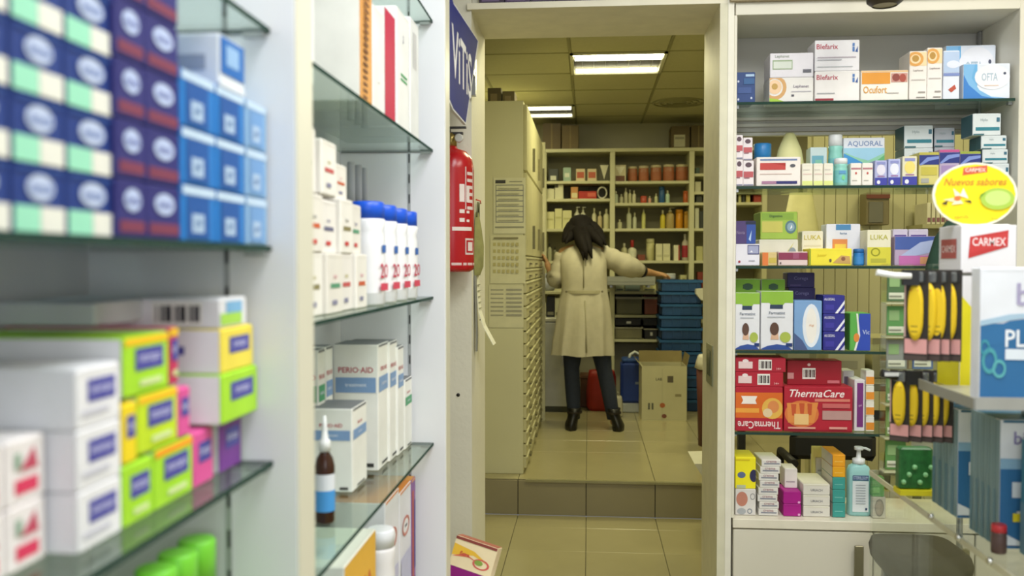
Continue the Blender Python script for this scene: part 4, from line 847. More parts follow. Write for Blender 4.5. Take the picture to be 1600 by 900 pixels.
# ================================================================== RIGHT SHELF UNIT (set in the wall)
YF = 2.95; UL, UR = .466, 1.338; ZR = {1: 1.972, 2: 1.701, 3: 1.443, 4: 1.168, 5: .902, 6: .624}; YE = 3.24
FR = M('#dcd8c8', .4, .03, 3); GREY = M('#b9b7b0', .5, .03, 3)
au = empty('display_unit', (UL, YF, 0), 0, 'white wall display unit with glass shelves right of the doorway', 'shelving')
def ap(nm, x0, x1, y0, y1, z0, z1, mat, par=None, bev=.0015):
    m = MB(); m.box(x0-UL, x1-UL, y0-YF, y1-YF, z0, z1, mat, bev); return m.build(nm, par or au)
ztp = PY(1365, 20, 2.95)[2]
ap('side_panel', UL-.004, UL+.006, YF-.010, YE, ZR[6], ztp, FR); ap('side_panel', UR, UR+.03, YF-.010, YE+.02, ZR[6], ztp+.06, FR); ap('side_panel', UR+.034, UR+.06, YF-.02, YE, ZR[6], ztp+.06, FR)
ap('top_panel', UL, UR, YF-.010, YE+.02, ztp, ztp+.04, FR); ap('cornice', UL-.02, UR+.4, YF-.03, YF, ztp+.04, ztp+.075, M('#a8987c', .5))
ap('back_panel', UL+.007, UR, YE, YE+.015, PY(1300, 205, YE)[2], ztp, GREY)
for y in (184, 194): z = PY(1300, y, YE)[2]; ap('back_band', UL+.007, UR, YE-.012, YE, z-.008, z+.004, M('#c4c2ba', .4))  # pale strips built in for bands of reflected light on the panel
ap('back_band', UL+.007, UR, YE-.02, YE+.01, PY(1300, 207, YE)[2]-.012, PY(1300, 207, YE)[2], M('#c4c2ba', .4))
for k in (1, 2, 3, 4, 5):
    g = MB(); x1 = UR if k < 3 else UR
    g.box(UL+.007, UR-.002, YF+.012, YE-.004, ZR[k]-.009, ZR[k]-.0005, GLASS); g.box(UL+.007, UR-.002, YF+.010, YF+.012, ZR[k]-.009, ZR[k]-.0005, GLASS_EDGE)
    o = g.build('glass_shelf', au, (-UL, -YF, 0))
    for x in (UL+.007, UR-.014): c = MB(); c.box(x, x+.012, YF+.03, YF+.045, ZR[k]-.018, ZR[k]-.009, ALU); c.build('shelf_clip', o)
ap('rear_rail', UL+.008, UL+.016, YE-.03, YE-.01, ZR[6], ZR[1], ALU); ap('rear_rail', UR-.010, UR-.001, YE-.03, YE-.01, ZR[6], ztp, ALU)
# counter + cabinet under it
cb = empty('under_cabinet', (UL, YF, 0), 0, 'cream cabinet with bar handle under the wall display unit', 'cabinet')
def cp(nm, x0, x1, y0, y1, z0, z1, mat, par=None, bev=.0015):
    m = MB(); m.box(x0-UL, x1-UL, y0-YF, y1-YF, z0, z1, mat, bev); return m.build(nm, par or cb)
CAB = M('#dcd7c6', .35, .03, 3)
cp('counter', UL+.001, 2.1, YF-.018, YE, ZR[6]-.03, ZR[6]-.0005, M('#e4decb', .35)); cp('body', UL+.001, 2.1, YF+.004, YE, .06, ZR[6]-.03, M('#8f8a78', .5)); cp('plinth', UL+.01, 2.09, YF+.03, YE, 0, .06, M('#4a473e', .5))
xd = PY(1363, 850, YF)[0]; xe = PY(1520, 850, YF)[0]
for k, (a, b) in enumerate(((UL+.003, xd-.002), (xd+.002, xe), (xe+.004, 2.09))):
    d = cp('door', a, b, YF-.014, YF+.004, .07, ZR[6]-.035, CAB, bev=.003)
    hx = PY(1331, 850, YF)[0] if k == 0 else b-.05; hz = PY(1331, 848, YF)[2]; m = MB()
    m.box(hx-UL, hx-UL+.028, -.034, -.024, hz-.22, hz, M('#8f8a70', .3, metal=.6), .002); m.box(hx-UL+.008, hx-UL+.007, -.026, -.014, hz-.03, hz-.015, ALU); m.box(hx-UL+.008, hx-UL+.007, -.026, -.014, hz-.2, hz-.185, ALU); m.build('handle', d)

def ru(label, a, b, t, bo, s, col, art=(), Y=2.975, d=.10, z=0., group=None, side=None, name='medicine_box', rz=0., topc=None, flap=True, cat='box'):
    """carton on glass shelf s of the wall unit; a,b,t,bo are its photo edges; z lifts a stacked one"""
    p0 = PY(a, t, Y); p1 = PY(b, bo, Y); h = p0[2]-p1[2]
    carton(name, label, (p0[0]+p1[0])/2, Y+d/2, ZR[s]+z+.0008, p1[0]-p0[0]-.001, d, h-.0012, col, art, rz, cat, group, side=side, topc=topc, flap=flap); return z+h
OR = '#e0a040'; W = '#e9e6e2'
# shelf 1
ru('dark blue tin with pale specks at left end of the top shelf', 1150, 1180, 112, 159, 1, '#22407a', [('r', .5, .86, .95, .94, '#a8c4e0'), ('d', .12, .7, .05, .04, '#c8d0e4'), ('d', .12, .1, .05, .04, '#c8d0e4'), ('d', .8, .14, .05, .04, '#c8d0e4'), ('r', .1, .3, .8, .5, '#34508c'), ('r', .4, .6, .95, .8, '#2a5a90')], name='tin')
arcs = [('p', [(0, 1), (.28, 1), (.38, .82), (.40, .6), (.34, .36), (.2, .2), (0, .16)], '#d8a868'), ('d', .12, .62, .17, .33, '#e8c49c'), ('d', .12, .66, .09, .17, '#c8a050')]
z = ru('white carton with tan arcs and green corner, under another', 1202, 1271, 121, 158, 1, W, [('ring', .12, .60, .27, .52, .3, '#d4a468'), ('d', .12, .62, .16, .30, '#eccaa4'), ('d', .12, .64, .07, .13, '#c09a50'), ('p', [(0, 0), (.34, 0), (.2, .1), (0, .16)], '#a8cc3c'), ('t', .72, .62, .16, .46, '#8a8090', 'Lephanet'), ('r', .5, .4, .95, .44, '#b8b4bc'), ('r', .5, .22, .56, .30, '#555560')])
ru('white carton with green framed panel, topmost of the pair', 1203, 1271, 84, 121, 1, '#dedbe2', [('t', .28, .86, .15, .48, '#8a9484', 'Lephanet'), ('r', .06, .33, .52, .72, '#94a884'), ('r', .08, .37, .50, .66, '#cfd6cc'), ('r', .76, .18, .95, .32, '#60606a')], z=z)
blf = [('t', .28, .80, .17, .48, '#b03048', 'Blefarix'), ('r', .84, .62, .89, .78, '#4a78b8'), ('p', [(.9, .62), (.96, .8), (.96, .6)], '#3a5a98'), ('r', .84, .80, .89, .9, '#4a78b8')]
z = ru('white carton with red name and red base line, lower of two', 1273, 1343, 112, 158, 1, '#ece8e6', blf+[('r', .05, .24, .45, .28, '#a8a8ac'), ('r', .01, .02, .42, .09, '#9a2434')], group='white cartons with dark red name')
ru('white carton with red name, upper of the two', 1273, 1343, 65, 112, 1, '#e4e2e6', blf+[('r', .06, .42, .92, .46, '#b4aab4'), ('r', .06, .34, .6, .38, '#b0b0b8'), ('r', .06, .12, .85, .15, '#b8bcc0')], z=z, group='white cartons with dark red name')
ru('white carton with orange bar and small red picture', 1345, 1419, 112, 158, 1, '#ede8e0', [('r', 0, .94, 1, 1, '#e8c08c'), ('r', .02, .55, .62, .93, '#e0962c'), ('r', .64, .6, .98, .9, '#c89488'), ('d', .74, .76, .08, .13, '#8c4038'), ('d', .88, .74, .07, .14, '#a84a3c'), ('t', .30, .36, .24, .5, '#d8a04c', 'Ocufort'), ('r', .55, .22, .8, .26, '#b8b4b0'), ('d', .06, .12, .03, .05, '#555')] if False else [('r', 0, .94, 1, 1, '#e8c08c'), ('r', .02, .55, .62, .93, '#e0962c'), ('r', .64, .6, .98, .9, '#c89488'), ('d', .74, .76, .08, .13, '#8c4038'), ('d', .88, .74, .07, .14, '#a84a3c'), ('t', .30, .36, .24, .5, '#d8a04c', 'Ocufort'), ('r', .55, .22, .8, .26, '#b8b4b0')])
sun = [('r', .02, .70, .98, .98, '#f0d4a8'), ('ring', .34, .84, .46, .15, .35, '#dca050'), ('d', .34, .85, .2, .07, '#b88c3c'), ('t', .5, .60, .05, .8, '#8a7a78', 'Lephanet'), ('r', .1, .4, .9, .42, '#c0b8b4'), ('r', .5, .14, .9, .17, '#9a9490'), ('r', .4, .04, .9, .06, '#8a8480')]
ru('upright carton with orange sun rings, left of two', 1421, 1448, 82, 158, 1, '#ece6e0', sun, group='upright cartons with sun rings')
ru('upright carton with orange sun rings, taller right one', 1449, 1472, 77, 158, 1, '#ece6e2', sun, group='upright cartons with sun rings')
ru('slim white carton with red drop beside the blue swirl cartons', 1474, 1499, 82, 158, 1, '#dfe4f0', [('r', .02, .55, .98, .98, '#b4c8e6'), ('d', .6, .72, .4, .08, '#dfe4f4'), ('p', [(.3, .2), (.7, .3), (.8, .22), (.5, .14)], '#b8503c'), ('r', 0, .48, 1, .54, '#7a8cc4')])
ofta = [('r', 0, 0, .30, 1, '#6aaee0'), ('p', [(0, 1), (.25, 1), (.18, .6), (.35, .25), (.6, .06), (1, 0), (0, 0)], '#7cb6e4'), ('p', [(0, .7), (.12, .4), (.4, .08), (.7, 0), (0, 0)], '#3a80cc'), ('d', .62, .62, .38, .36, '#e8eaf2'), ('t', .56, .62, .22, .34, '#a8bccc', 'OFTA'), ('d', .88, .72, .03, .04, '#4a5068'), ('r', .45, .36, .75, .39, '#dcc4b4')]
ru('light blue swirl carton with white oval, behind the other', 1478, 1555, 66, 158, 1, '#dfe6f2', ofta, Y=3.085, d=.09, group='blue swirl cartons')
ru('light blue swirl carton with white oval, in front at right', 1505, 1578, 104, 158, 1, '#e2e8f2', ofta, group='blue swirl cartons')
# shelf 2
mar = [('d', .5, .84, .3, .1, '#5a4450'), ('r', .05, .35, .95, .58, '#b8565c'), ('r', .1, .3, .6, .34, '#8a4a5a'), ('r', .05, .02, .95, .07, '#7a7c94')]
for k, (a, b, t1_, t2_) in enumerate(((1149, 1161, 208, 246), (1161, 1178, 212, 248))):
    z = ru('white carton with maroon band, lower %s of the four' % ('left', 'right')[k], a, b, t2_, 288, 2, '#e8e0e2', mar, group='white cartons with maroon band')
    ru('white carton with maroon band, upper %s of the four' % ('left', 'right')[k], a, b-2*k, t1_, t2_, 2, '#e4dce0', mar, z=z, group='white cartons with maroon band')
ru('wide white carton with red panel and dark blue base line', 1182, 1251, 243, 288, 2, '#ece4de', [('r', .08, .88, .92, .94, '#6c80a8'), ('r', .08, .56, .66, .80, '#c0403c'), ('p', [(.3, .8), (.66, .8), (.66, .7)], '#a82820'), ('d', .82, .7, .06, .06, '#50505a'), ('r', .08, .4, .8, .43, '#d0b8b0'), ('r', .12, .07, .92, .17, '#28286c'), ('r', .12, .07, .45, .17, '#a87898')])
p = PY(1192, 260, 3.14); bottle('blue_tub', 'round tub with blue lid behind the wide white carton', p[0], 3.15, ZR[2]+.0005, .03, PY(1192, 225, 3.15)[2]-ZR[2], '#dfe2e6', '#2f84c8', kind='tub', caph=.4, cat='tub')
o = empty('paper_cone', (PY(1233, 230, 3.17)[0], 3.16, ZR[2]+.0005), 0, 'pale yellow cone shaped packet behind the wide white carton', 'packet')
zt_ = PY(1233, 208, 3.16)[2]-ZR[2]; m = MB(); m.lathe([(.062, 0), (.056, .05), (.040, zt_*.7), (.018, zt_*.97), (.012, zt_)], M('#e6e2a4', .6), seg=18, sy=.7); m.build('cone', o); m = MB(); m.lathe([(.058, .03), (.056, .036)], '#c8c078', seg=18, sy=.71, cap0=False, cap1=False); m.build('crease', o)
for k, (a, b) in enumerate(((1253, 1270), (1271, 1286), (1287, 1302))): ru('pale carton with yellow base, %s of three low ones' % ('left', 'middle', 'right')[k], a, b, 253, 288, 2, '#e9e4d4', [('r', .02, .02, .98, .22, '#dce48c'), ('r', .1, .5, .9, .55, '#dcc0b8'), ('r', .1, .7, .7, .74, '#d0c8c0')], group='low pale cartons with yellow base')
ru('blue green carton standing behind at left of the aqua bottle', 1266, 1292, 219, 254+30, 2, '#c4d6d8', [('r', .1, .2, .8, .8, '#6aa8bc'), ('r', .3, .4, .7, .7, '#7cbca8')], Y=3.10, d=.06)
def aqua(l, a, b, t, Y): 
    p0 = PY(a, t, Y); p1 = PY(b, t, Y); bottle('aqua_bottle', l, (p0[0]+p1[0])/2, Y+.02, ZR[2]+.0005, (p1[0]-p0[0])/2, p0[2]-ZR[2], '#8fd0c4', '#e6e8ea', kind='tub', caph=.2, labcol='#7cc6c8', art=[('r', .1, .7, .9, .95, '#5a9ac8'), ('d', .6, .4, .2, .2, '#7cd08c')], group='aqua bottles with white caps', seg=16)
aqua('aqua bottle with white cap standing behind', 1297, 1319, 210, 3.09); aqua('aqua bottle with white cap standing in front', 1306, 1327, 247, 2.975)
ru('large carton with blue to green wave and white top', 1318, 1382, 205, 284, 2, '#dfe2ea', [('t', .52, .88, .12, .85, '#7088b4', 'AQUORAL'), ('r', 0, 0, 1, .70, '#8fcaa8'), ('p', [(0, .72), (.3, .62), (.6, .55), (1, .70), (1, .8), (0, .8)], '#9ccae0'), ('p', [(0, .1), (0, .7), (.45, .52), (.8, .3), (.4, .12)], '#3a90cc'), ('p', [(.4, .3), (1, .66), (1, .4), (.6, .14)], '#62b070')], Y=3.10, d=.06)
for k, (a, b) in enumerate(((1329, 1346), (1347, 1364))): ru('small white carton with red dots, %s of the pair' % ('left', 'right')[k], a, b, 253, 288, 2, '#ebe7df', [('r', .05, .72, .95, .80, '#b47880'), ('d', .5, .55, .09, .06, '#c05850'), ('r', .15, .2, .6, .24, '#b8b4a8')], group='small white cartons with red dots')
for k, (a, b, t, c, c2) in enumerate(((1367, 1386, 249, '#b0b4dc', '#e0dcec'), (1388, 1407, 247, '#b8bee6', '#e4e6f4'), (1410, 1433, 243, '#e2dcc0', '#ecd878'))):
    ru(('lilac carton with dark blue base', 'pale lilac carton with dark blue base', 'cream and yellow carton with dark blue base')[k], a, b, t, 288, 2, c, [('r', 0, 0, 1, .30, '#3c40a4'), ('d', .5, .62, .36, .22, c2), ('d', .3, .12, .14, .08, '#e8e8f0'), ('r', .15, .84, .85, .94, '#8a90c8'), ('r', .2, .34, .8, .38, '#a06ca0')], group='small cartons with dark blue base')
for k, (a, b, t, tc) in enumerate(((1436, 1467, 237, '#b8b04c'), (1468, 1499, 233, '#c0508c'), (1500, 1532, 236, '#98a83c'))):
    ru('carton with navy wave and %s lid stripe, %s of three' % (('yellow', 'pink', 'green')[k], ('left', 'middle', 'right')[k]), a, b, t, 288, 2, '#d2c878' if k == 0 else '#b8a8c4', [('r', 0, .93, 1, 1, tc), ('r', 0, .62, 1, .92, '#23307c'), ('p', [(0, .62), (.4, .85), (1, .88), (1, .80), (.5, .74), (.1, .6)], '#7c90d0'), ('r', .1, .3, .9, .55, '#c4b84c' if k == 0 else '#a088b8'), ('r', .1, .06, .5, .2, '#a8a8a0')], group='cartons with navy wave', topc=tc)
def teal(l, a, b, t, bo, z, Y=3.10, sc_='#d4dcde'):
    return ru(l, a, b, t, bo, 2, sc_, [('r', .1, .22, .95, .38, '#2c7c8c'), ('t', .4, .7, .16, .6, '#9aa8ac', 'Hylo'), ('r', .84, .62, .95, .82, '#3a6a80'), ('r', .02, .0, .4, .08, '#3a6870')], z=z, Y=Y, d=.09, side='#37606a', group='white and teal cartons stacked at the right')
zz = 0
for k, (t, bo) in enumerate(((253, 284), (222, 253), (187, 222))): zz = teal('white and teal carton, left stack, %s' % rank(k, 3), 1413, 1458, t, bo, zz)
zz = 0
for k, (t, bo) in enumerate(((252, 284), (220, 252), (190, 220))): zz = teal('greyish white and teal carton, middle stack, %s' % rank(k, 3), 1460, 1492, t, bo, zz, 3.115, '#b8bcc4')
zz = 0
for k, (a, b, t, bo) in enumerate(((1541, 1577, 255, 288), (1535, 1575, 233, 255), (1533, 1573, 212, 233), (1520, 1564, 178, 212))): zz = teal('white and teal carton, right stack, %s' % rank(k, 4), a, b, t, bo, zz, 2.985)
# shelf 3
z = ru('white carton with rounded violet frame and dark blue panel', 1149, 1187, 380, 414, 3, '#e4e2ec', [('r', .0, .0, .02, 1, '#8a84c0'), ('r', .5, .52, .98, .96, '#3a3a70'), ('r', .52, .56, .95, .92, '#a0a4c4'), ('p', [(.6, .62), (.66, .72), (.72, .62)], '#e8e8f0'), ('d', .16, .18, .05, .06, '#a03040'), ('r', .55, .2, .8, .26, '#b0b0bc')])
ru('purple and blue carton on top of the white one, left end', 1149, 1181, 342, 378, 3, '#4c3a70', [('r', .55, 0, 1, 1, '#2c4c9c'), ('r', .5, .85, 1, 1, '#1c2440'), ('p', [(.65, .2), (.8, .6), (.75, .1)], '#b0c8e8'), ('t', .26, .5, .15, .4, '#8a7aa0', 'Nocta')], z=z)
z = ru('pale carton with small yellow flower under the green box', 1186, 1247, 373, 414, 3, '#d8d6c4', [('p', [(.5, .1), (.75, .5), (.9, .9), (.7, .5)], '#c8c048'), ('d', .85, .5, .1, .2, '#8a9498')], Y=3.03, d=.12)
ru('green carton with small round blue emblem, topmost', 1188, 1246, 330, 373, 3, '#9cba48', [('r', .04, .72, .9, .96, '#86a83c'), ('r', .04, .25, .6, .66, '#c4be5c'), ('ring', .82, .45, .15, .24, .3, '#5a7a84'), ('d', .82, .45, .10, .16, '#88a4b4'), ('p', [(.8, .36), (.86, .44), (.84, .54)], '#f0f0f0'), ('t', .42, .84, .12, .7, '#4a6a34', 'Digestiva')], Y=3.03, d=.12, z=z, side='#6c8a30')
ru('small orange and cream carton in front of the green box', 1191, 1214, 393, 414, 3, '#d8c084', [('r', 0, 0, .4, 1, '#e07c3c'), ('r', .45, .2, .95, .6, '#c8b450')], d=.05)
ru('low white carton with maroon band', 1216, 1262, 392, 414, 3, '#e2ccc8', [('r', 0, .42, 1, .95, '#8c3454'), ('r', .5, .5, .7, .95, '#9c5070'), ('r', .05, .1, .1, .25, '#5a4a4a')], d=.05)
ru('white carton with yellow lettering behind the yellow one', 1253, 1286, 360, 414, 3, '#e6e0cc', [('t', .5, .82, .14, .8, '#c4b43c', 'LUKA'), ('r', .1, .55, .9, .6, '#d8d0b8')], Y=3.06, d=.06)
ru('low bright yellow carton with small brown figures', 1264, 1331, 387, 414, 3, '#f0e03c', [('r', 0, 0, .04, 1, '#8a9a2c'), ('p', [(.55, .15), (.75, .6), (.95, .55), (.98, .1)], '#c8a060'), ('d', .5, .3, .03, .1, '#6a5a3a'), ('d', .8, .4, .05, .12, '#8a5a40'), ('t', .3, .6, .2, .4, '#d8c018', 'Junior')])
ru('white carton with blue top tab and orange picture', 1291, 1344, 349, 414, 3, '#dfe0ec', [('r', .28, .86, .72, 1, '#4a86b8'), ('t', .5, .78, .06, .3, '#5a7aa0', 'forte'), ('r', .18, .3, .62, .64, '#dc8a4c'), ('r', .25, .3, .58, .52, '#e8c850')], Y=3.05, d=.07)
p0 = PY(1333, 387, 3.0); p1 = PY(1350, 387, 3.0); bottle('blue_bottle', 'bright blue bottle right of the low yellow carton', (p0[0]+p1[0])/2, 3.0, ZR[3]+.0005, (p1[0]-p0[0])/2, p0[2]-ZR[3]-.004, '#2a7cc4', '#2468ac', kind='tub', caph=.25, labcol='#3a88cc')
ru('tall white and yellow carton with yellow lettering', 1355, 1392, 358, 414, 3, '#e9e4c8', [('t', .5, .80, .14, .8, '#b8b43c', 'LUKA'), ('r', 0, 0, 1, .52, '#d8d040'), ('ring', .35, .38, .2, .12, .3, '#94941c'), ('r', .15, .08, .8, .2, '#b8b43c')])
for k, (a, b) in enumerate(((1395, 1418), (1420, 1450))): ru('violet and white carton behind the blue pink one, %s' % ('left', 'right')[k], a, b, 357, 414, 3, '#cfc8d8', [('r', .1, .55, .9, .85, '#5c4a90'), ('r', .1, .2, .9, .4, '#c8b8d4')], Y=3.06, d=.06)
ru('large carton fading from dark blue to pink', 1398, 1464, 368, 414, 3, '#b8a4c0', [('r', 0, .55, 1, 1, '#4860a8'), ('p', [(.1, .3), (.6, .8), (1, .9), (1, .5), (.4, .3)], '#b0bce0'), ('r', .1, 0, .95, .34, '#c870b0'), ('r', .6, .05, .9, .3, '#d89c70')])
# shelf 4
hd = [('r', 0, .80, 1, 1, '#8cb83c'), ('p', [(0, .8), (.2, .84), (.35, .74), (.65, .74), (.8, .84), (1, .8), (1, .9), (0, .9)], '#8cb83c'), ('r', .28, .70, .68, .77, '#2a3c58'), ('t', .5, .63, .05, .7, '#6a7484', 'Farmatint'), ('r', .2, .55, .75, .57, '#b8bcc4'), ('p', [(.30, .18), (.56, .18), (.52, .36), (.36, .36)], '#d8b094'), ('d', .42, .36, .14, .11, '#5c4034'), ('d', .76, .22, .17, .09, '#a8b850'), ('p', [(0, 0), (1, 0), (.8, .08), (.5, .1), (.2, .07), (0, .02)], '#2c4c98'), ('r', .78, .06, .98, .12, '#1c3470')]
ru('white carton with green top and head picture, left', 1149, 1187, 455, 545, 4, '#e3e4ea', hd, group='white cartons with head picture', topc='#8cb83c')
ru('white carton with green top and head picture, right', 1189, 1239, 452, 545, 4, '#e3e4ea', hd, group='white cartons with head picture', topc='#8cb83c')
for k, (a, b) in enumerate(((1149, 1187), (1190, 1226))): ru('carton with green top standing behind, %s' % ('left', 'right')[k], a, b, 433, 540, 4, '#d8dcd8', [('r', 0, .7, 1, 1, '#84b038'), ('r', .3, .86, .7, .92, '#2a4438'), ('d', .5, .89, .2, .05, '#3c5a48')], Y=3.07, d=.06, topc='#84b038')
z = 0
for k in range(5): z = ru('dark violet flat carton at the back, %s' % rank(k, 5), 1230+2*(k % 2), 1273+(k % 2), 545-(k+1)*23.4, 545-k*23.4, 4, '#382f68', [('t', .5, .6, .3, .7, '#7a74a8', 'Corega'), ('r', .1, .1, .5, .2, '#5a4a84')], Y=3.10, d=.07, z=z, group='dark violet flat cartons') 
ru('light blue carton with white oval', 1241, 1284, 467, 545, 4, '#7ca4d4', [('d', .62, .5, .32, .44, '#e4eaf4'), ('d', .62, .5, .2, .36, '#f0ece6'), ('p', [(0, 0), (.5, 0), (.3, .2), (0, .35)], '#4a5c8c'), ('t', .62, .5, .06, .3, '#d8a884', 'Algi')])
z = 0
for k, (t, bo) in enumerate(((515, 545), (487, 515), (458, 487))): z = ru('dark blue carton with white slash, %s of three' % ('lowest', 'middle', 'topmost')[k], 1286, 1320, t, bo, 4, '#2c2c8c', [('t', .3, .8, .14, .5, '#e0e0f0', 'ALGESAL'), ('p', [(.55, .02), (.68, .02), (1, .55), (1, .75)], '#e8e8f4'), ('r', .1, .2, .5, .5, '#3c38a0'), ('p', [(.8, .02), (1, .02), (1, .3)], '#c8c8e0')], z=z, group='dark blue cartons with white slash', side='#24246c')
ru('green, orange and blue carton right of the dark blue stack', 1328, 1360, 486, 545, 4, '#5cac4c', [('p', [(.3, .0), (.45, 1), (1, 1), (1, 0)], '#2a48b0'), ('p', [(.3, 0), (.5, .4), (.38, 1), (.3, 1), (.4, .4), (.2, 0)], '#e8e8e0'), ('d', .32, .35, .14, .12, '#e08a3c'), ('t', .78, .5, .12, .34, '#b8c4e8', 'Vic')])
# shelf 5
red = '#b01830'
rb = [('bar', .46, .15, .72, .9, '#3a2a2a'), ('r', .06, .25, .34, .75, '#e2c8c8'), ('d', .2, .8, .06, .12, '#e8d8d8'), ('t', .86, .25, .16, .2, '#e4b0b0', '14+')]
ph = [('r', 0, 0, 1, .30, red), ('r', 0, .3, 1, .88, '#d8681e'), ('r', 0, .42, .5, .52, '#e8a03c'), ('d', .78, .52, .22, .24, '#e0b04c'), ('d', .80, .56, .12, .14, '#d8884c'), ('d', .68, .42, .1, .1, '#e0c8a0'), ('p', [(.12, .62), (.45, .62), (.42, .70), (.46, .80), (.12, .80), (.16, .70)], '#efe6de'), ('tu', .5, .14, .17, .9, '#f0d8d8', 'ThermaCare')]
z = ru('red and orange heat wrap carton printed upside down', 1149, 1223, 603, 673, 5, red, ph, group=None)
z2 = ru('red carton end with barcode, lower of the two', 1149, 1224, 579, 603, 5, red, rb, z=z, group='red cartons lying on the orange one')
ru('red carton end with barcode, upper of the two', 1149, 1228, 556, 579, 5, '#a81830', rb, z=z2, group='red cartons lying on the orange one')
z = ru('large red heat wrap carton with hand picture', 1225, 1332, 601, 673, 5, red, [('ti', .48, .86, .17, .86, '#f4e4e4', 'ThermaCare'), ('r', .45, .68, .96, .74, '#d87c6c'), ('d', .26, .40, .25, .30, '#d8743c'), ('p', [(.04, .64), (.5, .66), (.44, .2), (.06, .2)], '#e08c44'), ('p', [(.10, .62), (.18, .62), (.17, .36), (.12, .36)], '#c4542c'), ('p', [(.22, .64), (.30, .64), (.29, .38), (.24, .38)], '#c4542c'), ('p', [(.34, .64), (.41, .63), (.40, .38), (.35, .38)], '#c4542c'), ('r', .15, .16, .36, .4, '#e8c080'), ('r', .56, .28, .98, .48, '#b8908c'), ('r', .56, .54, .96, .64, '#c86464'), ('r', 0, .0, 1, .04, '#8c1024'), ('r', .66, .07, .92, .12, '#dc9890'), ('r', .06, .07, .46, .11, '#e0a08c')])
ru('deep red carton with barcode lying behind on top', 1230, 1315, 562, 601, 5, '#980f24', [('bar', .28, .25, .52, .7, '#4a2020'), ('d', .40, .84, .03, .06, '#d8b8b8'), ('r', .0, .25, .12, .5, '#c88c8c'), ('r', .74, .08, .96, .2, '#c87078')], Y=3.02, d=.08, z=z)
ru('white and purple upright carton right of the red ones', 1335, 1351, 592, 673, 5, '#dcd8dc', [('r', .25, .08, .85, .94, '#742c78'), ('t', .55, .5, .05, .6, '#c8a8c8', 'gel')], Y=3.0)
ru('tall pale carton behind the red ones', 1317, 1334, 585, 673, 5, '#d4d0d0', [('r', .1, .7, .9, .9, '#6c5c70')], Y=3.08, d=.08)
z = 0
for k in range(4): z = ru('small orange and white carton at right, %s' % rank(k, 4), 1353, 1366, 673-(k+1)*24, 673-k*24, 5, '#e4e0d4', [('r', 0, .1, 1, .6, '#dc8c2c')], z=z, Y=3.0, group='small orange and white cartons', d=.06)
# counter
Yc = 2.98
z = ru('white carton with round pink picture, under the yellow one', 1149, 1181, 764, 806, 6, '#dcd8d4', [('d', .32, .62, .28, .28, '#c0806c'), ('ring', .84, .72, .12, .12, .2, '#7a7a7c'), ('d', .3, .15, .22, .12, '#a8acb0'), ('ring', .7, .16, .12, .1, .3, '#6a7484')], d=.12)
ru('bright yellow carton with dark round emblem', 1149, 1181, 714, 764, 6, '#f0e418', [('d', .3, .44, .2, .1, '#5a6a90'), ('d', .9, .42, .2, .2, '#2a2850'), ('r', 0, .9, .7, .94, '#d8c010'), ('r', .06, .02, .5, .12, '#b8c0a0')], z=z, d=.12)
z = 0
for k in range(8): z = ru('thin white carton in the leaning stack, %s' % ('lowest', 'second from the counter', 'third from the counter', 'fourth from the counter', 'fifth from the counter', 'sixth from the counter', 'seventh from the counter', 'topmost')[k], 1185+max(0, k-3)*.9, 1216+max(0, k-3)*.9, 806-(k+1)*11.6, 806-k*11.6, 6, '#dedbd6', [('r', .12, .35, .92, .55, '#8a8c98'), ('t', .5, .75, .3, .6, '#b08a90', 'crema')], z=z, d=.12, group='thin white cartons in a stack', rz=.05*math.sin(k*2.1), topc='#e6e2d8')
z = 0
for k in range(2): z = ru('magenta square carton, %s of two' % ('lower', 'upper')[k], 1224, 1252, (786, 766)[k], (806, 786)[k], 6, '#a80884', [('d', .88, .14, .07, .1, '#e8a8d8')], z=z, d=.1, group='magenta cartons on the counter')
ru('white carton lying on the magenta cartons', 1226, 1246, 735, 766, 6, '#e2dcd6', [('r', .1, .3, .8, .36, '#a89ca0')], z=z, Y=3.02, d=.08)
z = 0
for k in range(3): z = ru('long white carton on the counter, %s of three' % ('lowest', 'middle', 'topmost')[k], 1255, 1297, 806-(k+1)*18, 806-k*18, 6, '#dedad0', [('t', .5, .45, .22, .8, '#77767c', 'URIACH')], z=z, d=.16, group='long white cartons on the counter', topc='#dcd8c4')
z = 0
for k, (c, t, bo) in enumerate((('#3c9c94', 783, 806), ('#3c9c94', 762, 783), ('#3c9c94', 742, 762), ('#e8a81c', 725, 742), ('#e8a01c', 706, 725))): z = ru('%s carton end in the narrow tower, %s' % (('teal', 'teal', 'teal', 'orange', 'orange')[k], rank(k, 5)), 1301, 1321, t, bo, 6, c, [('r', .15, .4, .8, .46, '#7cc8c0' if k < 3 else '#f4cc60')], z=z, d=.14, side='#c8c2b8', group='teal and orange cartons in a narrow tower')
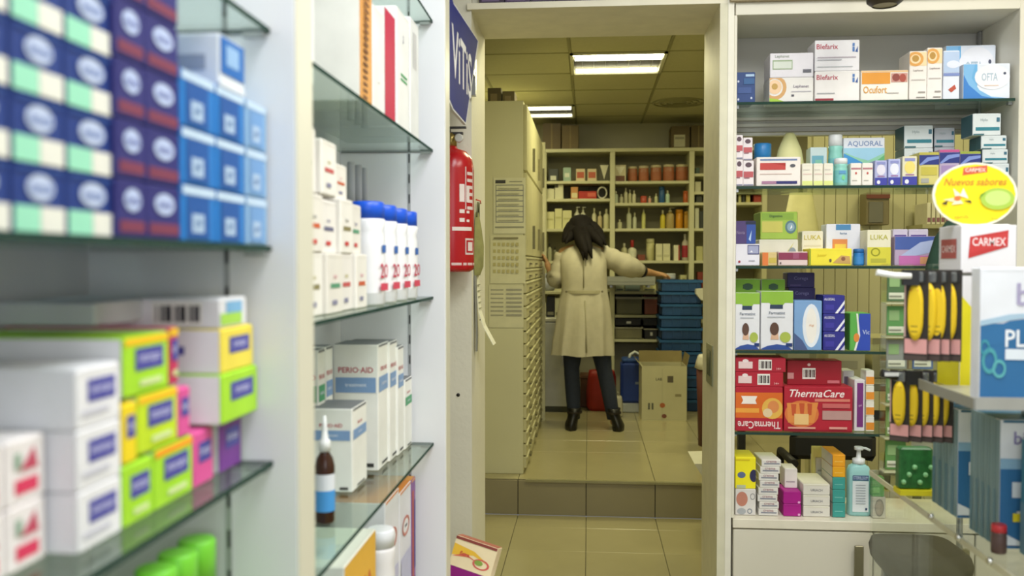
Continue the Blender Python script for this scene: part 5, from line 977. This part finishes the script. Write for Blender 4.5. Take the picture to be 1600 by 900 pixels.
# sanitiser bottle
p0 = PY(1324, 724, 3.02); p1 = PY(1359, 724, 3.02); xc = (p0[0]+p1[0])/2; hw = (p1[0]-p0[0])/2; hb = p0[2]-ZR[6]; ht = PY(1340, 698, 3.02)[2]-ZR[6]
o = empty('sanitiser_bottle', (xc, 3.02, ZR[6]+.0005), 0, 'aqua hand gel bottle with white pump on the counter', 'bottle')
def rr(hw, hd, z, n=24, e=.5): return [(hw*math.copysign(abs(math.cos(t))**e, math.cos(t)), hd*math.copysign(abs(math.sin(t))**e, math.sin(t)), z) for t in [2*math.pi*k/n for k in range(n)]]
m = MB(); m.grid([rr(hw*.96, .022, 0), rr(hw, .024, .006), rr(hw, .024, hb*.86), rr(hw*.85, .022, hb*.95), rr(hw*.45, .016, hb)], AQUA, True, True, True, True); m.build('body', o)
m = MB(); art_on(m, {'F': (Vector((-hw*.72, -.0245, hb*.08)), Vector((1, 0, 0)), Vector((0, 0, 1)), hw*1.44, hb*.72, Vector((0, -1, 0)))}, [('r', 0, 0, 1, .84, '#dfe6ea'), ('r', -.05, .86, 1.05, 1, '#3c5480'), ('t', .5, .93, .09, .9, '#b8c8e0', 'STERILLIUM')]+[('r', .2, .72-.07*k, .8, .74-.07*k, '#a0aab4') for k in range(8)]+[('r', .78, .06, .9, .12, '#2c4468')]); m.build('label', o)
m = MB(); m.lathe([(.020, hb), (.020, hb+.016), (.008, hb+.02), (.006, ht-.012), (.014, ht-.01), (.014, ht)], M('#e8eaec', .35), seg=16); m.tube([(0, 0, ht-.004), (.02, -.006, ht-.004), (.034, -.01, ht-.010)], .004, '#e8eaec', 8); m.build('pump', o)
p = PY(1373, 741, 3.05); z = ru('white carton with round stone picture right of the gel bottle', 1364, 1384, 772, 806, 6, '#cfcabc', [('d', .5, .5, .36, .42, '#a89c8c'), ('ring', .5, .5, .36, .42, .2, '#8a8478')], d=.06)
ru('small green carton right of the gel bottle', 1363, 1382, 741, 772, 6, '#4c9c44', [('r', .1, .2, .6, .5, '#6cb85c')], z=z, d=.06)
o = empty('yellow_tube', (PY(1276, 700, 3.17)[0], 3.17, ZR[6]+.0005), 0, 'pale yellow tube standing at the back of the counter', 'tube')
zt_ = PY(1276, 697, 3.17)[2]-ZR[6]; m = MB(); m.grid([rr(.008, .008, .02, 16, 1), rr(.016, .012, .05, 16, 1), rr(.018, .010, zt_*.6, 16, 1), rr(.018, .002, zt_, 16, 1)], '#e4dc84', True, True, True, True); m.build('body', o); m = MB(); m.lathe([(.012, 0), (.011, .02)], '#c8c8c0', seg=14); m.build('cap', o)
z = 0
for k in range(2): z = ru('grey white carton leaning behind the teal tower, %s' % ('lower', 'upper')[k], 1275, 1298, (765, 735)[k], (806, 765)[k], 6, '#c4bfb4', [('r', .1, .3, .8, .4, '#9a948c')], Y=3.15, d=.08, z=z)

# things glimpsed through the open back of the unit
o = empty('wall_cabinet', (PY(1350, 310, 4.9)[0], 4.86, PY(1350, 352, 4.9)[2]), 0, 'small brown framed grey cabinet on the ribbed wall, seen through glass', 'cabinet')
w_ = PY(1386, 310, 4.9)[0]-PY(1350, 310, 4.9)[0]; h_ = PY(1350, 306, 4.9)[2]-PY(1350, 356, 4.9)[2]
bx('body', 0, w_, 0, .115, 0, h_, M('#7a7050', .5), o, .004); bx('door', .012, w_*.72, -.006, 0, .012, h_*.72, M('#6c6a5c', .4), o, .002); bx('header', 0, w_, -.01, 0, h_*.82, h_, M('#6e3a2a', .5), o)
o = empty('standing_lamp', (PY(1262, 330, 4.6)[0], 4.75, 0), 0, 'cream conical lamp with hanging shade behind the glass unit', 'lamp')
zt_ = PY(1262, 300, 4.7)[2]; m = MB(); m.lathe([(.10, zt_-.24), (.055, zt_), (.05, zt_)], M('#c8c490', .7), seg=22, cap0=False, cap1=False); m.build('lamp_shade', o); m = MB(); m.tube([(0, 0, .03), (0, 0, zt_-.05)], .012, '#6a6648'); m.build('pole', o); m = MB(); m.lathe([(.14, 0), (.14, .02), (.03, .03)], '#5a563c', seg=22); m.build('base', o)
for k in range(5):
    p = PY(1437+7*k, 335, 4.9); bx_ = carton('binder', 'slim pale binder on the wall ledge behind the yellow sign, %s' % ('first', 'second', 'third', 'fourth', 'fifth')[k], p[0], 4.86, PY(1440, 352, 4.9)[2], .018, .18, .11, '#d6d2ba', [('r', .1, .1, .9, .3, '#8a5a68')], group='slim binders on the wall ledge', flap=False, cat='binder')
o = empty('wall_ledge', (PY(1425, 352, 4.9)[0], 4.75, PY(1440, 352, 4.9)[2]-.021), 0, 'narrow ledge on the ribbed wall under the slim binders', 'shelf'); bx('board', 0, .26, 0, .235, 0, .02, M('#a8a47c', .5), o); bx('bracket', .03, .045, .05, .235, -.08, 0, ALU, o); bx('bracket', .20, .215, .05, .235, -.08, 0, ALU, o)
# desk and office chair behind the unit
o = empty('back_desk', (.60, 3.75, 0), 0, 'dark desk standing in the corridor behind the wall display unit', 'desk')
bx('top', 0, .95, 0, .55, .93, .965, M('#77745c', .4), o, .004)
for x in (.02, .90):
    for y in (.02, .50): bx('leg', x, x+.03, y, y+.03, 0, .93, '#2a2a26', o)
bx('cross_bar', .05, .90, .05, .08, .80, .84, M('#1c1b18', .5), o)
for k, (x, hh, c) in enumerate(((.05, .14, '#b8b48c'), (.22, .20, '#8c8a68'), (.42, .12, '#c4c09c'), (.60, .17, '#9c9870'))): carton('storage_box', ('pale file box on the dark desk, leftmost', 'olive file box on the dark desk', 'low cream file box on the dark desk', 'tan file box on the dark desk, right')[k], .60+x+.07, 4.02, .966, .15, .25, hh, c, [('r', .2, .3, .8, .6, '#a8a488')])
o = empty('office_chair', (.98, 3.52, 0), 0, 'black office chair behind the counter with arms at shelf height', 'chair')
m = MB(); m.box(-.22, .22, -.14, .16, .44, .52, M('#181816', .6), .03); m.build('seat', o); m = MB(); m.box(-.17, .17, .15, .19, .66, .77, M('#2a2822', .6), .02); m.build('backrest', o); m = MB(); m.tube([(0, 0, .08), (0, 0, .44)], .03, '#222'*1+'222'); m.build('column', o)
for k in range(5):
    a = k*2*math.pi/5+.3; m = MB(); m.tube([(0, 0, .08), (.24*math.cos(a)*.75, .24*math.sin(a)*.75, .055)], .018, '#1c1c1c'); l_ = m.build('leg', o); m = MB(); blob(m, (.24*math.cos(a)*.75, .24*math.sin(a)*.75, .026), .026, '#101010'); m.build('castor', l_)
for s in (-1, 1): m = MB(); m.tube([(s*.21, -.1, .70), (s*.21, .14, .70), (s*.21, .17, .55)], .016, '#1a1a18'); m.build('armrest', o)
for k in range(2): bx('back_support', -.03+.04*k, -.01+.04*k, .14, .17, .45, .62, '#1a1a18', o)

# spotlight at the very top, dark cartons on the header
p = PY(1386, 4, 2.7); o = empty('spotlight', (p[0], 2.72, p[2]-.004), 0, 'dark round spotlight at the top above the wall display unit', 'lamp')
m = MB(); m.lathe([(.035, .0), (.05, .012), (.055, .05), (.03, .08)], M('#3c3428', .35, metal=.4), seg=22, cap0=False); m.build('housing', o); m = MB(); m.lathe([(.0, .006), (.036, .004)], '#a8a088', seg=22, cap0=False, cap1=False); m.build('lens', o); m = MB(); m.tube([(0, 0, .08), (0, 0, 2.9-p[2]+.004)], .012, '#3c3428'); m.build('stem', o)
for k in range(9):
    x = -.36+.085*k; carton('dark_box', 'dark purple carton on the ledge over the doorway, %s from the left' % ('first', 'second', 'third', 'fourth', 'fifth', 'sixth', 'seventh', 'eighth', 'ninth')[k], x+.04, 2.966, HZ+.0215, .083, .026, .07, ('#3a2c40', '#4a3a58', '#33283c')[k % 3], [('r', .1, .1, .8, .3, '#6a5a7a')], group='dark cartons over the doorway', flap=False)

# ================================================================== RIGHT FOREGROUND: glass counter and displays
GX = .75
gc = empty('glass_counter', (GX, 1.2, 0), 0, 'glass sales counter with clear front panel and round steel studs', 'counter')
def gp(nm, x0, x1, y0, y1, z0, z1, mat, bev=0.): m = MB(); m.box(x0-GX, x1-GX, y0-1.2, y1-1.2, z0, z1, mat, bev); return m.build(nm, gc)
m = MB(); m.box(0, .6, 0, 1.25, .888, .898, ACRYL); m.box(-.003, 0, 0, 1.25, .886, .899, M('#c8c4a8', .2)); m.box(0, .6, 1.25, 1.253, .886, .899, M('#b8b8a0', .2)); m.build('glass_top', gc)
gp('glass_front', GX, GX+.006, 1.2, 2.45, .35, .888, ACRYL); gp('glass_end', GX+.006, GX+.6, 2.442, 2.45, .35, .888, ACRYL)
gp('lower_shelf', GX+.01, GX+.6, 1.2, 2.44, .33, .35, M('#cfcab4', .4)); gp('plinth', GX+.02, GX+.58, 1.22, 2.42, 0, .33, M('#b8b29c', .5), .004)
gp('back_panel', GX+.58, GX+.6, 1.2, 2.44, .35, .888, M('#b8b4a0', .4))
for px, py in ((1457, 807), (1500, 840), (1549, 877)):
    q = PX(px, py, GX-.002); m = MB(); m.lathe([(.006, 0), (.0075, .004), (.005, .009)], M('#d8d8d4', .2, metal=.9), seg=14); s_ = m.build('stud', gc, (-.001, q[1]-1.2, q[2]), 0, (0, -math.pi/2, 0))
# grey stool
q0 = PY(1378, 852, 2.62); q1 = PY(1512, 852, 2.62)
o = empty('stool', ((q0[0]+q1[0])/2, 2.66, 0), 0, 'dark grey cushioned stool behind the glass counter end', 'stool')
hs = PY(1440, 862, 2.62)[2]; hw = (q1[0]-q0[0])/2
m = MB(); m.grid([rr(hw*.86, .12, hs-.07, 28, .42), rr(hw*.97, .135, hs-.05, 28, .42), rr(hw, .14, hs-.02, 28, .42), rr(hw*.96, .13, hs, 28, .42), rr(hw*.8, .1, hs+.008, 28, .42)], M('#403a34', .75, .08, 30, spec=.2), True, True, True, True); m.build('seat', o)
for sx in (-1, 1):
    for sy in (-1, 1): m = MB(); m.tube([(sx*hw*.6, sy*.07, hs-.07), (sx*hw*.75, sy*.11, 0)], .012, ALU); m.build('leg', o)
# leaflet rack
LY = 2.36
lr = empty('leaflet_rack', (.757, LY, .899), 0, 'clear acrylic leaflet rack standing at the far end of the glass counter', 'rack')
zr = PY(1400, 412, LY)[2]-.899; wr_ = .13
bx('back_plate', 0, wr_, .04, .044, 0, zr, ACRYL, lr); bx('base', 0, wr_, 0, .08, 0, .006, ACRYL, lr); 
for x in (0, wr_/2-.002, wr_-.003): bx('divider', x, x+.003, 0, .04, .006, zr, ACRYL, lr)
cells = []
for r in range(6):
    zb_ = .02+r*(zr-.03)/6; zb2 = zb_+(zr-.03)/6-.012
    bx('pocket_lip', .0, wr_, .0, .003, zb_-.004, zb_+.022, ACRYL, lr); bx('pocket_floor', .0, wr_, 0, .04, zb_-.006, zb_-.003, M('#c8c8a4', .3), lr)
    for c in range(2):
        col = [('#5c8c4c', '#c8c8b4'), ('#7a9450', '#b8b89c'), ('#6a8c54', '#d8d4c0'), ('#8c9088', '#4c6898'), ('#5a9050', '#d4d0d0'), ('#4c6c44', '#c8ccb0')][r][c]
        m = MB(); w2 = wr_/2-.014; m.box(0, w2, 0, .004, 0, zb2-zb_, col, .0005); fr = {'F': (Vector((0, 0, 0)), Vector((1, 0, 0)), Vector((0, 0, 1)), w2, zb2-zb_, Vector((0, -1, 0)))}
        art_on(m, fr, [('r', .08, .08, .9, .3, '#dcdcc8'), ('r', .1, .5, .6, .85, '#88a870' if c == 0 else '#b0b4b8'), ('r', .1, .14, .7, .2, '#8a8a78')])
        tag(m.build('leaflet', None, (.757+.007+c*wr_/2, LY+.015, .899+zb_)), '%s leaflet in the clear rack, %s row, %s pocket' % (('green', 'pale')[c] if r != 3 else ('grey', 'blue')[c], ('bottom', 'second', 'third', 'fourth', 'fifth', 'top')[r], ('left', 'right')[c]), 'leaflet', 'leaflets in the clear rack')
# hooks with lip balm cards
def hookrow(Y, px_tip, py, pxs, cw, chh, row, n0):
    """two bars leave the pole towards the aisle; cards hang along them"""
    z = PY(px_tip, py, Y)[2]; xt = PY(px_tip, py, Y)[0]; xe_ = PY(pxs[-1]+30, py, Y)[0]
    o = empty('display_hook', (xt, Y, z), 0, '%s display hook with white price tip carrying yellow lip balm cards' % row, 'hook')
    m = MB(); m.tube([(0, 0, 0), (.02, 0, 0), (xe_-xt+.03, 0, .0)], .0035, M('#8a8c8e', .3, metal=.7)); m.build('bar', o)
    m = MB(); m.tube([(-.004, -.012, .003), (.03, -.012, -.003), (.06, -.012, -.004)] if n0 == 0 else [(-.004, 0, .002), (.03, 0, -.006)], .009 if n0 else .006, '#eeeeea' if n0 == 0 else '#16161a', 10); m.build('tip', o)
    m = MB(); m.box(.045, .075, -.014, -.004, -.022, .008, '#1a1a1e'); m.build('tag_holder', o)
    if n0: m = MB(); m.box(.0, .03, -.0105, -.0095, -.004, .004, '#dcdcdc'); m.build('price_label', o)
    for i, px in enumerate(pxs):
        x = PY(px, py, Y)[0]
        c = empty('lip_balm_card', (x, Y, z-.004), math.radians(-36), 'yellow lip balm on dark card, %s hook, %s from the aisle' % (row, ('first', 'second', 'third', 'fourth', 'fifth', 'sixth')[i]), 'card', 'lip balm cards on the %s hook' % row)
        m = MB(); m.box(-cw/2, cw/2, 0, .0015, -chh, .012, '#2a2420'); fr = {'F': (Vector((-cw/2, 0, -chh)), Vector((1, 0, 0)), Vector((0, 0, 1)), cw, chh+.012, Vector((0, -1, 0)))}
        art_on(m, fr, [('r', .04, .08, .96, .24, '#d89c98'), ('r', .04, .0, .96, .06, '#4a3c38'), ('r', .02, .26, .08, .9, '#c8a49c'), ('r', .1, .86, .9, .96, '#1c1c1c')]); m.build('backing_card', c)
        m = MB(); m.grid([[(cw*.32*s*math.cos(t), -.002-d_, -chh*.42+chh*.34*s*math.copysign(abs(math.sin(t))**.7, math.sin(t))) for t in [2*math.pi*k/20 for k in range(20)]] for s, d_ in ((1, 0), (1, .004), (.8, .009))], '#e8c41c', True, True, False, True)
        fr['F'] = (Vector((-cw/2, -.010, -chh)), Vector((1, 0, 0)), Vector((0, 0, 1)), cw, chh, Vector((0, -1, 0))); art_on(m, fr, [('r', .34, .80, .66, .84, '#c03828'), ('t', .5, .6, .06, .4, '#8a7010', 'LIP'), ('r', .36, .4, .64, .42, '#a88c18'), ('r', .36, .34, .64, .36, '#a88c18')]); m.build('yellow_tube', c)
        m = MB(); m.box(-cw*.3, cw*.3, -.008, 0, -.012, .008, CLEAR, .002); m.build('clear_blister', c)
hookrow(1.80, 1370, 428, (1432, 1452, 1467, 1484), .045, .165, 'upper', 0)
hookrow(2.03, 1380, 584, (1406, 1426, 1443, 1459, 1474), .042, .145, 'lower', 1)
o = empty('display_pole', (PY(1490, 500, 2.07)[0]+.015, 2.07, .899), 0, 'thin steel pole holding the lip balm hooks on the glass counter', 'stand')
m = MB(); m.tube([(0, 0, 0), (0, 0, .60)], .008, ALU); m.build('pole', o); m = MB(); m.box(-.02, .02, -.02, .02, 0, .006, ALU); m.build('foot', o)
# green blister things at the bottom of the rack
q = PY(1425, 735, 2.1); o = empty('green_gel_pack', (PY(1405, 740, 2.2)[0], 2.2, .899), 0, 'dark green pack with yellow base strip standing on the glass counter', 'pack')
w_ = PY(1458, 740, 2.2)[0]-PY(1405, 740, 2.2)[0]; zt_ = PY(1425, 700, 2.2)[2]-.899
m = MB(); m.box(0, w_, 0, .03, .012, zt_, M('#2c6c34', .4, .3, 60), .004); m.build('body', o); bx('base_strip', -.002, w_+.002, -.014, .034, 0, .012, '#e6d81e', o); m = MB()
for k in range(6): blob(m, (.01+w_*.16*k, -.002, .03+.018*(k % 3)), .006, '#8cc88c')
m.build('bubble', o)
# tall lip balm display column and round yellow sign
Yd = 1.90; q0 = PY(1502, 352, Yd); q1 = PY(1589, 350, Yd); wd = q1[0]-q0[0]; zb_ = PY(1535, 610, Yd)[2]; hh = q0[2]-zb_
o = empty('display_column', (q0[0], Yd, zb_), math.radians(0), 'tall white display column with red name panels and yellow foot', 'display')
dd = .115; m = MB(); m.box(0, wd, 0, dd, 0, hh, M('#e6e4e8', .45, .02), .001)
fr = frames(wd, dd, hh); fr = {k: (v[0]+Vector((wd/2, dd/2, 0)),)+v[1:] for k, v in fr.items()}
art_on(m, fr, [('p', [(0, 0), (.9, 0), (.42, .42), (0, .58)], '#e8dc20'), ('p', [(0, .0), (1, 0), (1, .46), (0, .56)], '#e2d628', 'S') if False else ('r', 0, 0, 1, .42, '#e6da22', 'S'), ('p', [(.13, .80), (.16, .93), (.85, .97), (.84, .87)], '#c03434'), ('p', [(.155, .83), (.175, .92), (.835, .955), (.825, .885)], '#c83a3a'), ('t', .5, .90, .05, .6, '#f4e4e4', 'CARMEX'), ('r', .12, .80, .82, .92, '#b05450', 'S'), ('t', .47, .86, .045, .62, '#e8d0cc', 'CARMEX', 'S')])
m.build('body', o); m = MB(); m.box(-.002, wd+.002, -.002, dd+.002, -.006, 0, '#c8b818'); m.build('foot', o)
m = MB(); m.box(.01, wd-.01, .01, dd-.01, hh, hh+.002, '#f0f0f0'); m.build('lid', o)
qa = PY(1457, 303, Yd+.03); qb = PY(1590, 303, Yd+.03); rx = (qb[0]-qa[0])/2; rz_ = (PY(1523, 257, Yd+.03)[2]-PY(1523, 352, Yd+.03)[2])/2+.003; cxs = (qa[0]+qb[0])/2; czs = PY(1523, 304, Yd+.03)[2]
o = empty('round_sign', (cxs, Yd+.03, czs), 0, 'round yellow sign with flower and lime on the display column', 'sign')
m = MB()
rgs = [[(rx*s*math.cos(t), y, rz_*s*math.sin(t)) for t in [2*math.pi*k/48 for k in range(48)]] for s, y in ((1, .003), (1, 0))]
m.grid(rgs, M('#f6f0dc', .4), True, False, True, True); m.build('board', o)
m = MB(); fr = {'F': (Vector((-rx, 0, -rz_)), Vector((1, 0, 0)), Vector((0, 0, 1)), 2*rx, 2*rz_, Vector((0, -1, 0)))}
YS = '#f6dc10'
art_on(m, fr, [('d', .5, .5, .475, .475, YS), ('p', [(.35, .80), (.36, .92), (.64, .96), (.64, .85)], '#d05838'), ('t', .5, .885, .06, .24, '#f8e8d8', 'CARMEX'), ('ti', .5, .70, .11, .74, '#d0862c', 'Nuevos sabores'),
  ('p', [(.12, .42), (.28, .46), (.26, .38)], '#f0e0b0'), ('p', [(.24, .60), (.33, .50), (.27, .44)], '#f6ecd0'), ('p', [(.36, .60), (.32, .48), (.42, .44)], '#f6f0dc'), ('p', [(.30, .46), (.22, .34), (.36, .36)], '#f4e8c4'), ('d', .29, .44, .04, .04, '#d8783c'), ('p', [(.10, .36), (.18, .41), (.16, .34)], '#4a3c28'), ('p', [(.36, .40), (.46, .36), (.44, .41)], '#4a3c28'),
  ('d', .76, .43, .20, .17, '#a8c84c'), ('d', .76, .44, .15, .12, '#c4dc7c'), ('p', [(.54, .42), (.62, .54), (.56, .50)], '#6c9a2c'), ('ti', .34, .15, .06, .26, '#b8901c', 'vainilla'), ('ti', .72, .12, .05, .14, '#b8901c', 'lima')])
m.build('printed_face', o); m = MB(); m.box(-.02, .02, .003, .006, -rz_-.05, 0, '#e8e8e8'); m.build('stem', o)
# dark green rounded thing seen behind the sign and column
q = PY(1472, 410, 2.75); o = empty('green_jacket', (PY(1506, 410, 2.86)[0], 2.865, 1.25), 0, 'dark green rounded jacket back on a hanger behind the yellow sign', 'jacket')
m = MB(); hz_ = PY(1480, 345, 2.86)[2]-1.25
m.grid([rr(.11, .03, -.02, 24, .9), rr(.12, .04, hz_*.3, 24, .9), rr(.11, .04, hz_*.6, 24, .9), rr(.085, .035, hz_*.85, 24, .9), rr(.05, .02, hz_*1.0, 24, .9)], M('#1e3c2c', .85, .15, 20), True, True, True, True); m.build('body', o)
m = MB(); m.tube([(0, 0, hz_), (0, 0, hz_+.04), (.02, 0, hz_+.05)], .003, ALU); m.build('hanger', o); m = MB(); m.tube([(0, 0, -1.25), (0, 0, 0)], .01, ALU); m.build('post', o); m = MB(); m.lathe([(.05, -1.25), (.05, -1.235), (.02, -1.22)], ALU, seg=20); m.build('foot', o)
# grey ledge of the blue product stand and its cartons
BL = '#2a6ca0'; GT = M('#5a7882', .4, .06, 10)
Yb = 1.62; q0 = PY(1527, 612, Yb); zt_ = PY(1540, 618, Yb)[2]
o = empty('product_stand', (q0[0]-.01, Yb-.02, .899), 0, 'grey metal product stand on the counter carrying the blue placard', 'stand')
lz = zt_-.899-.022
bx('tray', .0, .22, .0, .26, lz, lz+.008, M('#a8a8a2', .3, metal=.3), o, .001); bx('tray_lip', -.002, .22, -.003, 0, lz, lz+.022, M('#b4b4ae', .3, metal=.3), o); bx('side_lip', -.004, .0, 0, .26, lz, lz+.02, M('#a0a09a', .3, metal=.3), o); bx('base', .17, .22, .005, .26, 0, .008, M('#8c8c88', .3), o); bx('back_post', .19, .215, .22, .25, 0, lz, ALU, o); bx('back_post', .19, .215, .01, .03, 0, lz, ALU, o)
q0 = PY(1533, 420, Yb); wq = .16; hq = q0[2]-zt_+.012
carton('placard_box', 'white and blue toothpaste box with teal rings on the grey stand', q0[0]+wq/2+.006, Yb+.03, zt_-.010, wq, .045, hq, '#e8eaf0',
  [('r', 0, 0, 1, .58, BL), ('p', [(0, .50), (.3, .60), (.6, .63), (1, .64), (1, .5), (0, .4)], BL), ('p', [(0, .60), (.3, .65), (1, .68), (1, .64), (.5, .63), (.2, .59), (0, .56)], '#a8c4d8'), ('t', .48, .80, .17, .26, '#a8a0c0', 'bi'), ('t', .44, .47, .13, .36, '#f0f4f8', 'PLA'), ('r', .26, .31, .66, .39, '#e4ecf4'),
   ('ring', .10, .30, .08, .10, .35, '#4aa0a8'), ('ring', .20, .24, .07, .07, .35, '#5cb0b4'), ('ring', .05, .40, .05, .06, .35, '#3c94a4')], rz=math.radians(-4))
def slab(label, y, t, z, h, x0, w2, face, gidx, spine='#84a0a8'):
    art = [('r', .0, .0, 1, .64, BL), ('r', 0, .62, 1, .70, '#8cb4d0'), ('t', .4, .86, .10, .6, '#8a84b4', 'bi'), ('r', .25, .40, .7, .52, '#dce4ec'), ('p', [(0, .03), (.6, .03), (0, .14)], '#dfe6ee'), ('r', .1, .02, 1, .03, '#1c4c78'),
           ('r', .0, .0, 1, 1, spine, 'S'), ('r', .3, .02, .42, .98, '#6c8890', 'S'), ('r', .6, .02, .66, .98, '#a4bcc0', 'S'), ('r', .0, .0, .5, .45, '#64889a', 'S')]
    carton('toothpaste_box', label, x0+w2/2, y+t/2, z, w2, t-.001, h, '#e2e6ec' if face else '#8ca4ac', art, group='upright blue toothpaste cartons', topc='#3c6c88')
x0 = GX+.045
ya = PX(1458, 700, x0)[1]; yb = PX(1497, 700, x0)[1]; za = .899
ha = PX(1497, 640, x0)[2]-za
for k in range(4): t = (ya-yb)/4; slab('slim blue and grey carton in the far row, %s' % ('nearest, showing its white and blue front', 'second', 'third', 'farthest')[k], yb+k*t, t, za+.0005, ha, x0, .09, k == 0, k)
x1 = GX+.04; yc = PX(1517, 700, x1)[1]; ydd = PX(1563, 700, x1)[1]; hb_ = PX(1563, 656, x1)[2]-za
for k in range(5): t = (yc-ydd)/5; slab('slim blue and grey carton in the near row, %s' % ('nearest, showing its white and blue front', 'second', 'third', 'fourth', 'farthest')[k], ydd+k*t, t, za+.0005, hb_, x1, .09, k == 0, k)
x2 = GX+.06
slab('blue and grey carton at the right picture edge, lower corner', PX(1592, 700, x2)[1]-.05, .06, za+.0005, .22, x2+.01, .09, True, 0, '#3f7c94')
q = PX(1572, 800, GX+.03); bottle('small_bottle', 'small bottle with red cap in front of the near blue row', GX+.03, ydd-.022, .899, .014, .055, '#5a4440', '#c8343c', kind='tub', caph=.25)
o = empty('price_tag', (GX+.075, ydd-.004, .96), 0, 'small yellow price tag on the near blue row', 'tag'); bx('plate', -.012, .012, -.001, .0, -.006, .010, '#e6d424', o); bx('clip', -.004, .004, 0, .002, .006, .014, '#d8d8d8', o)
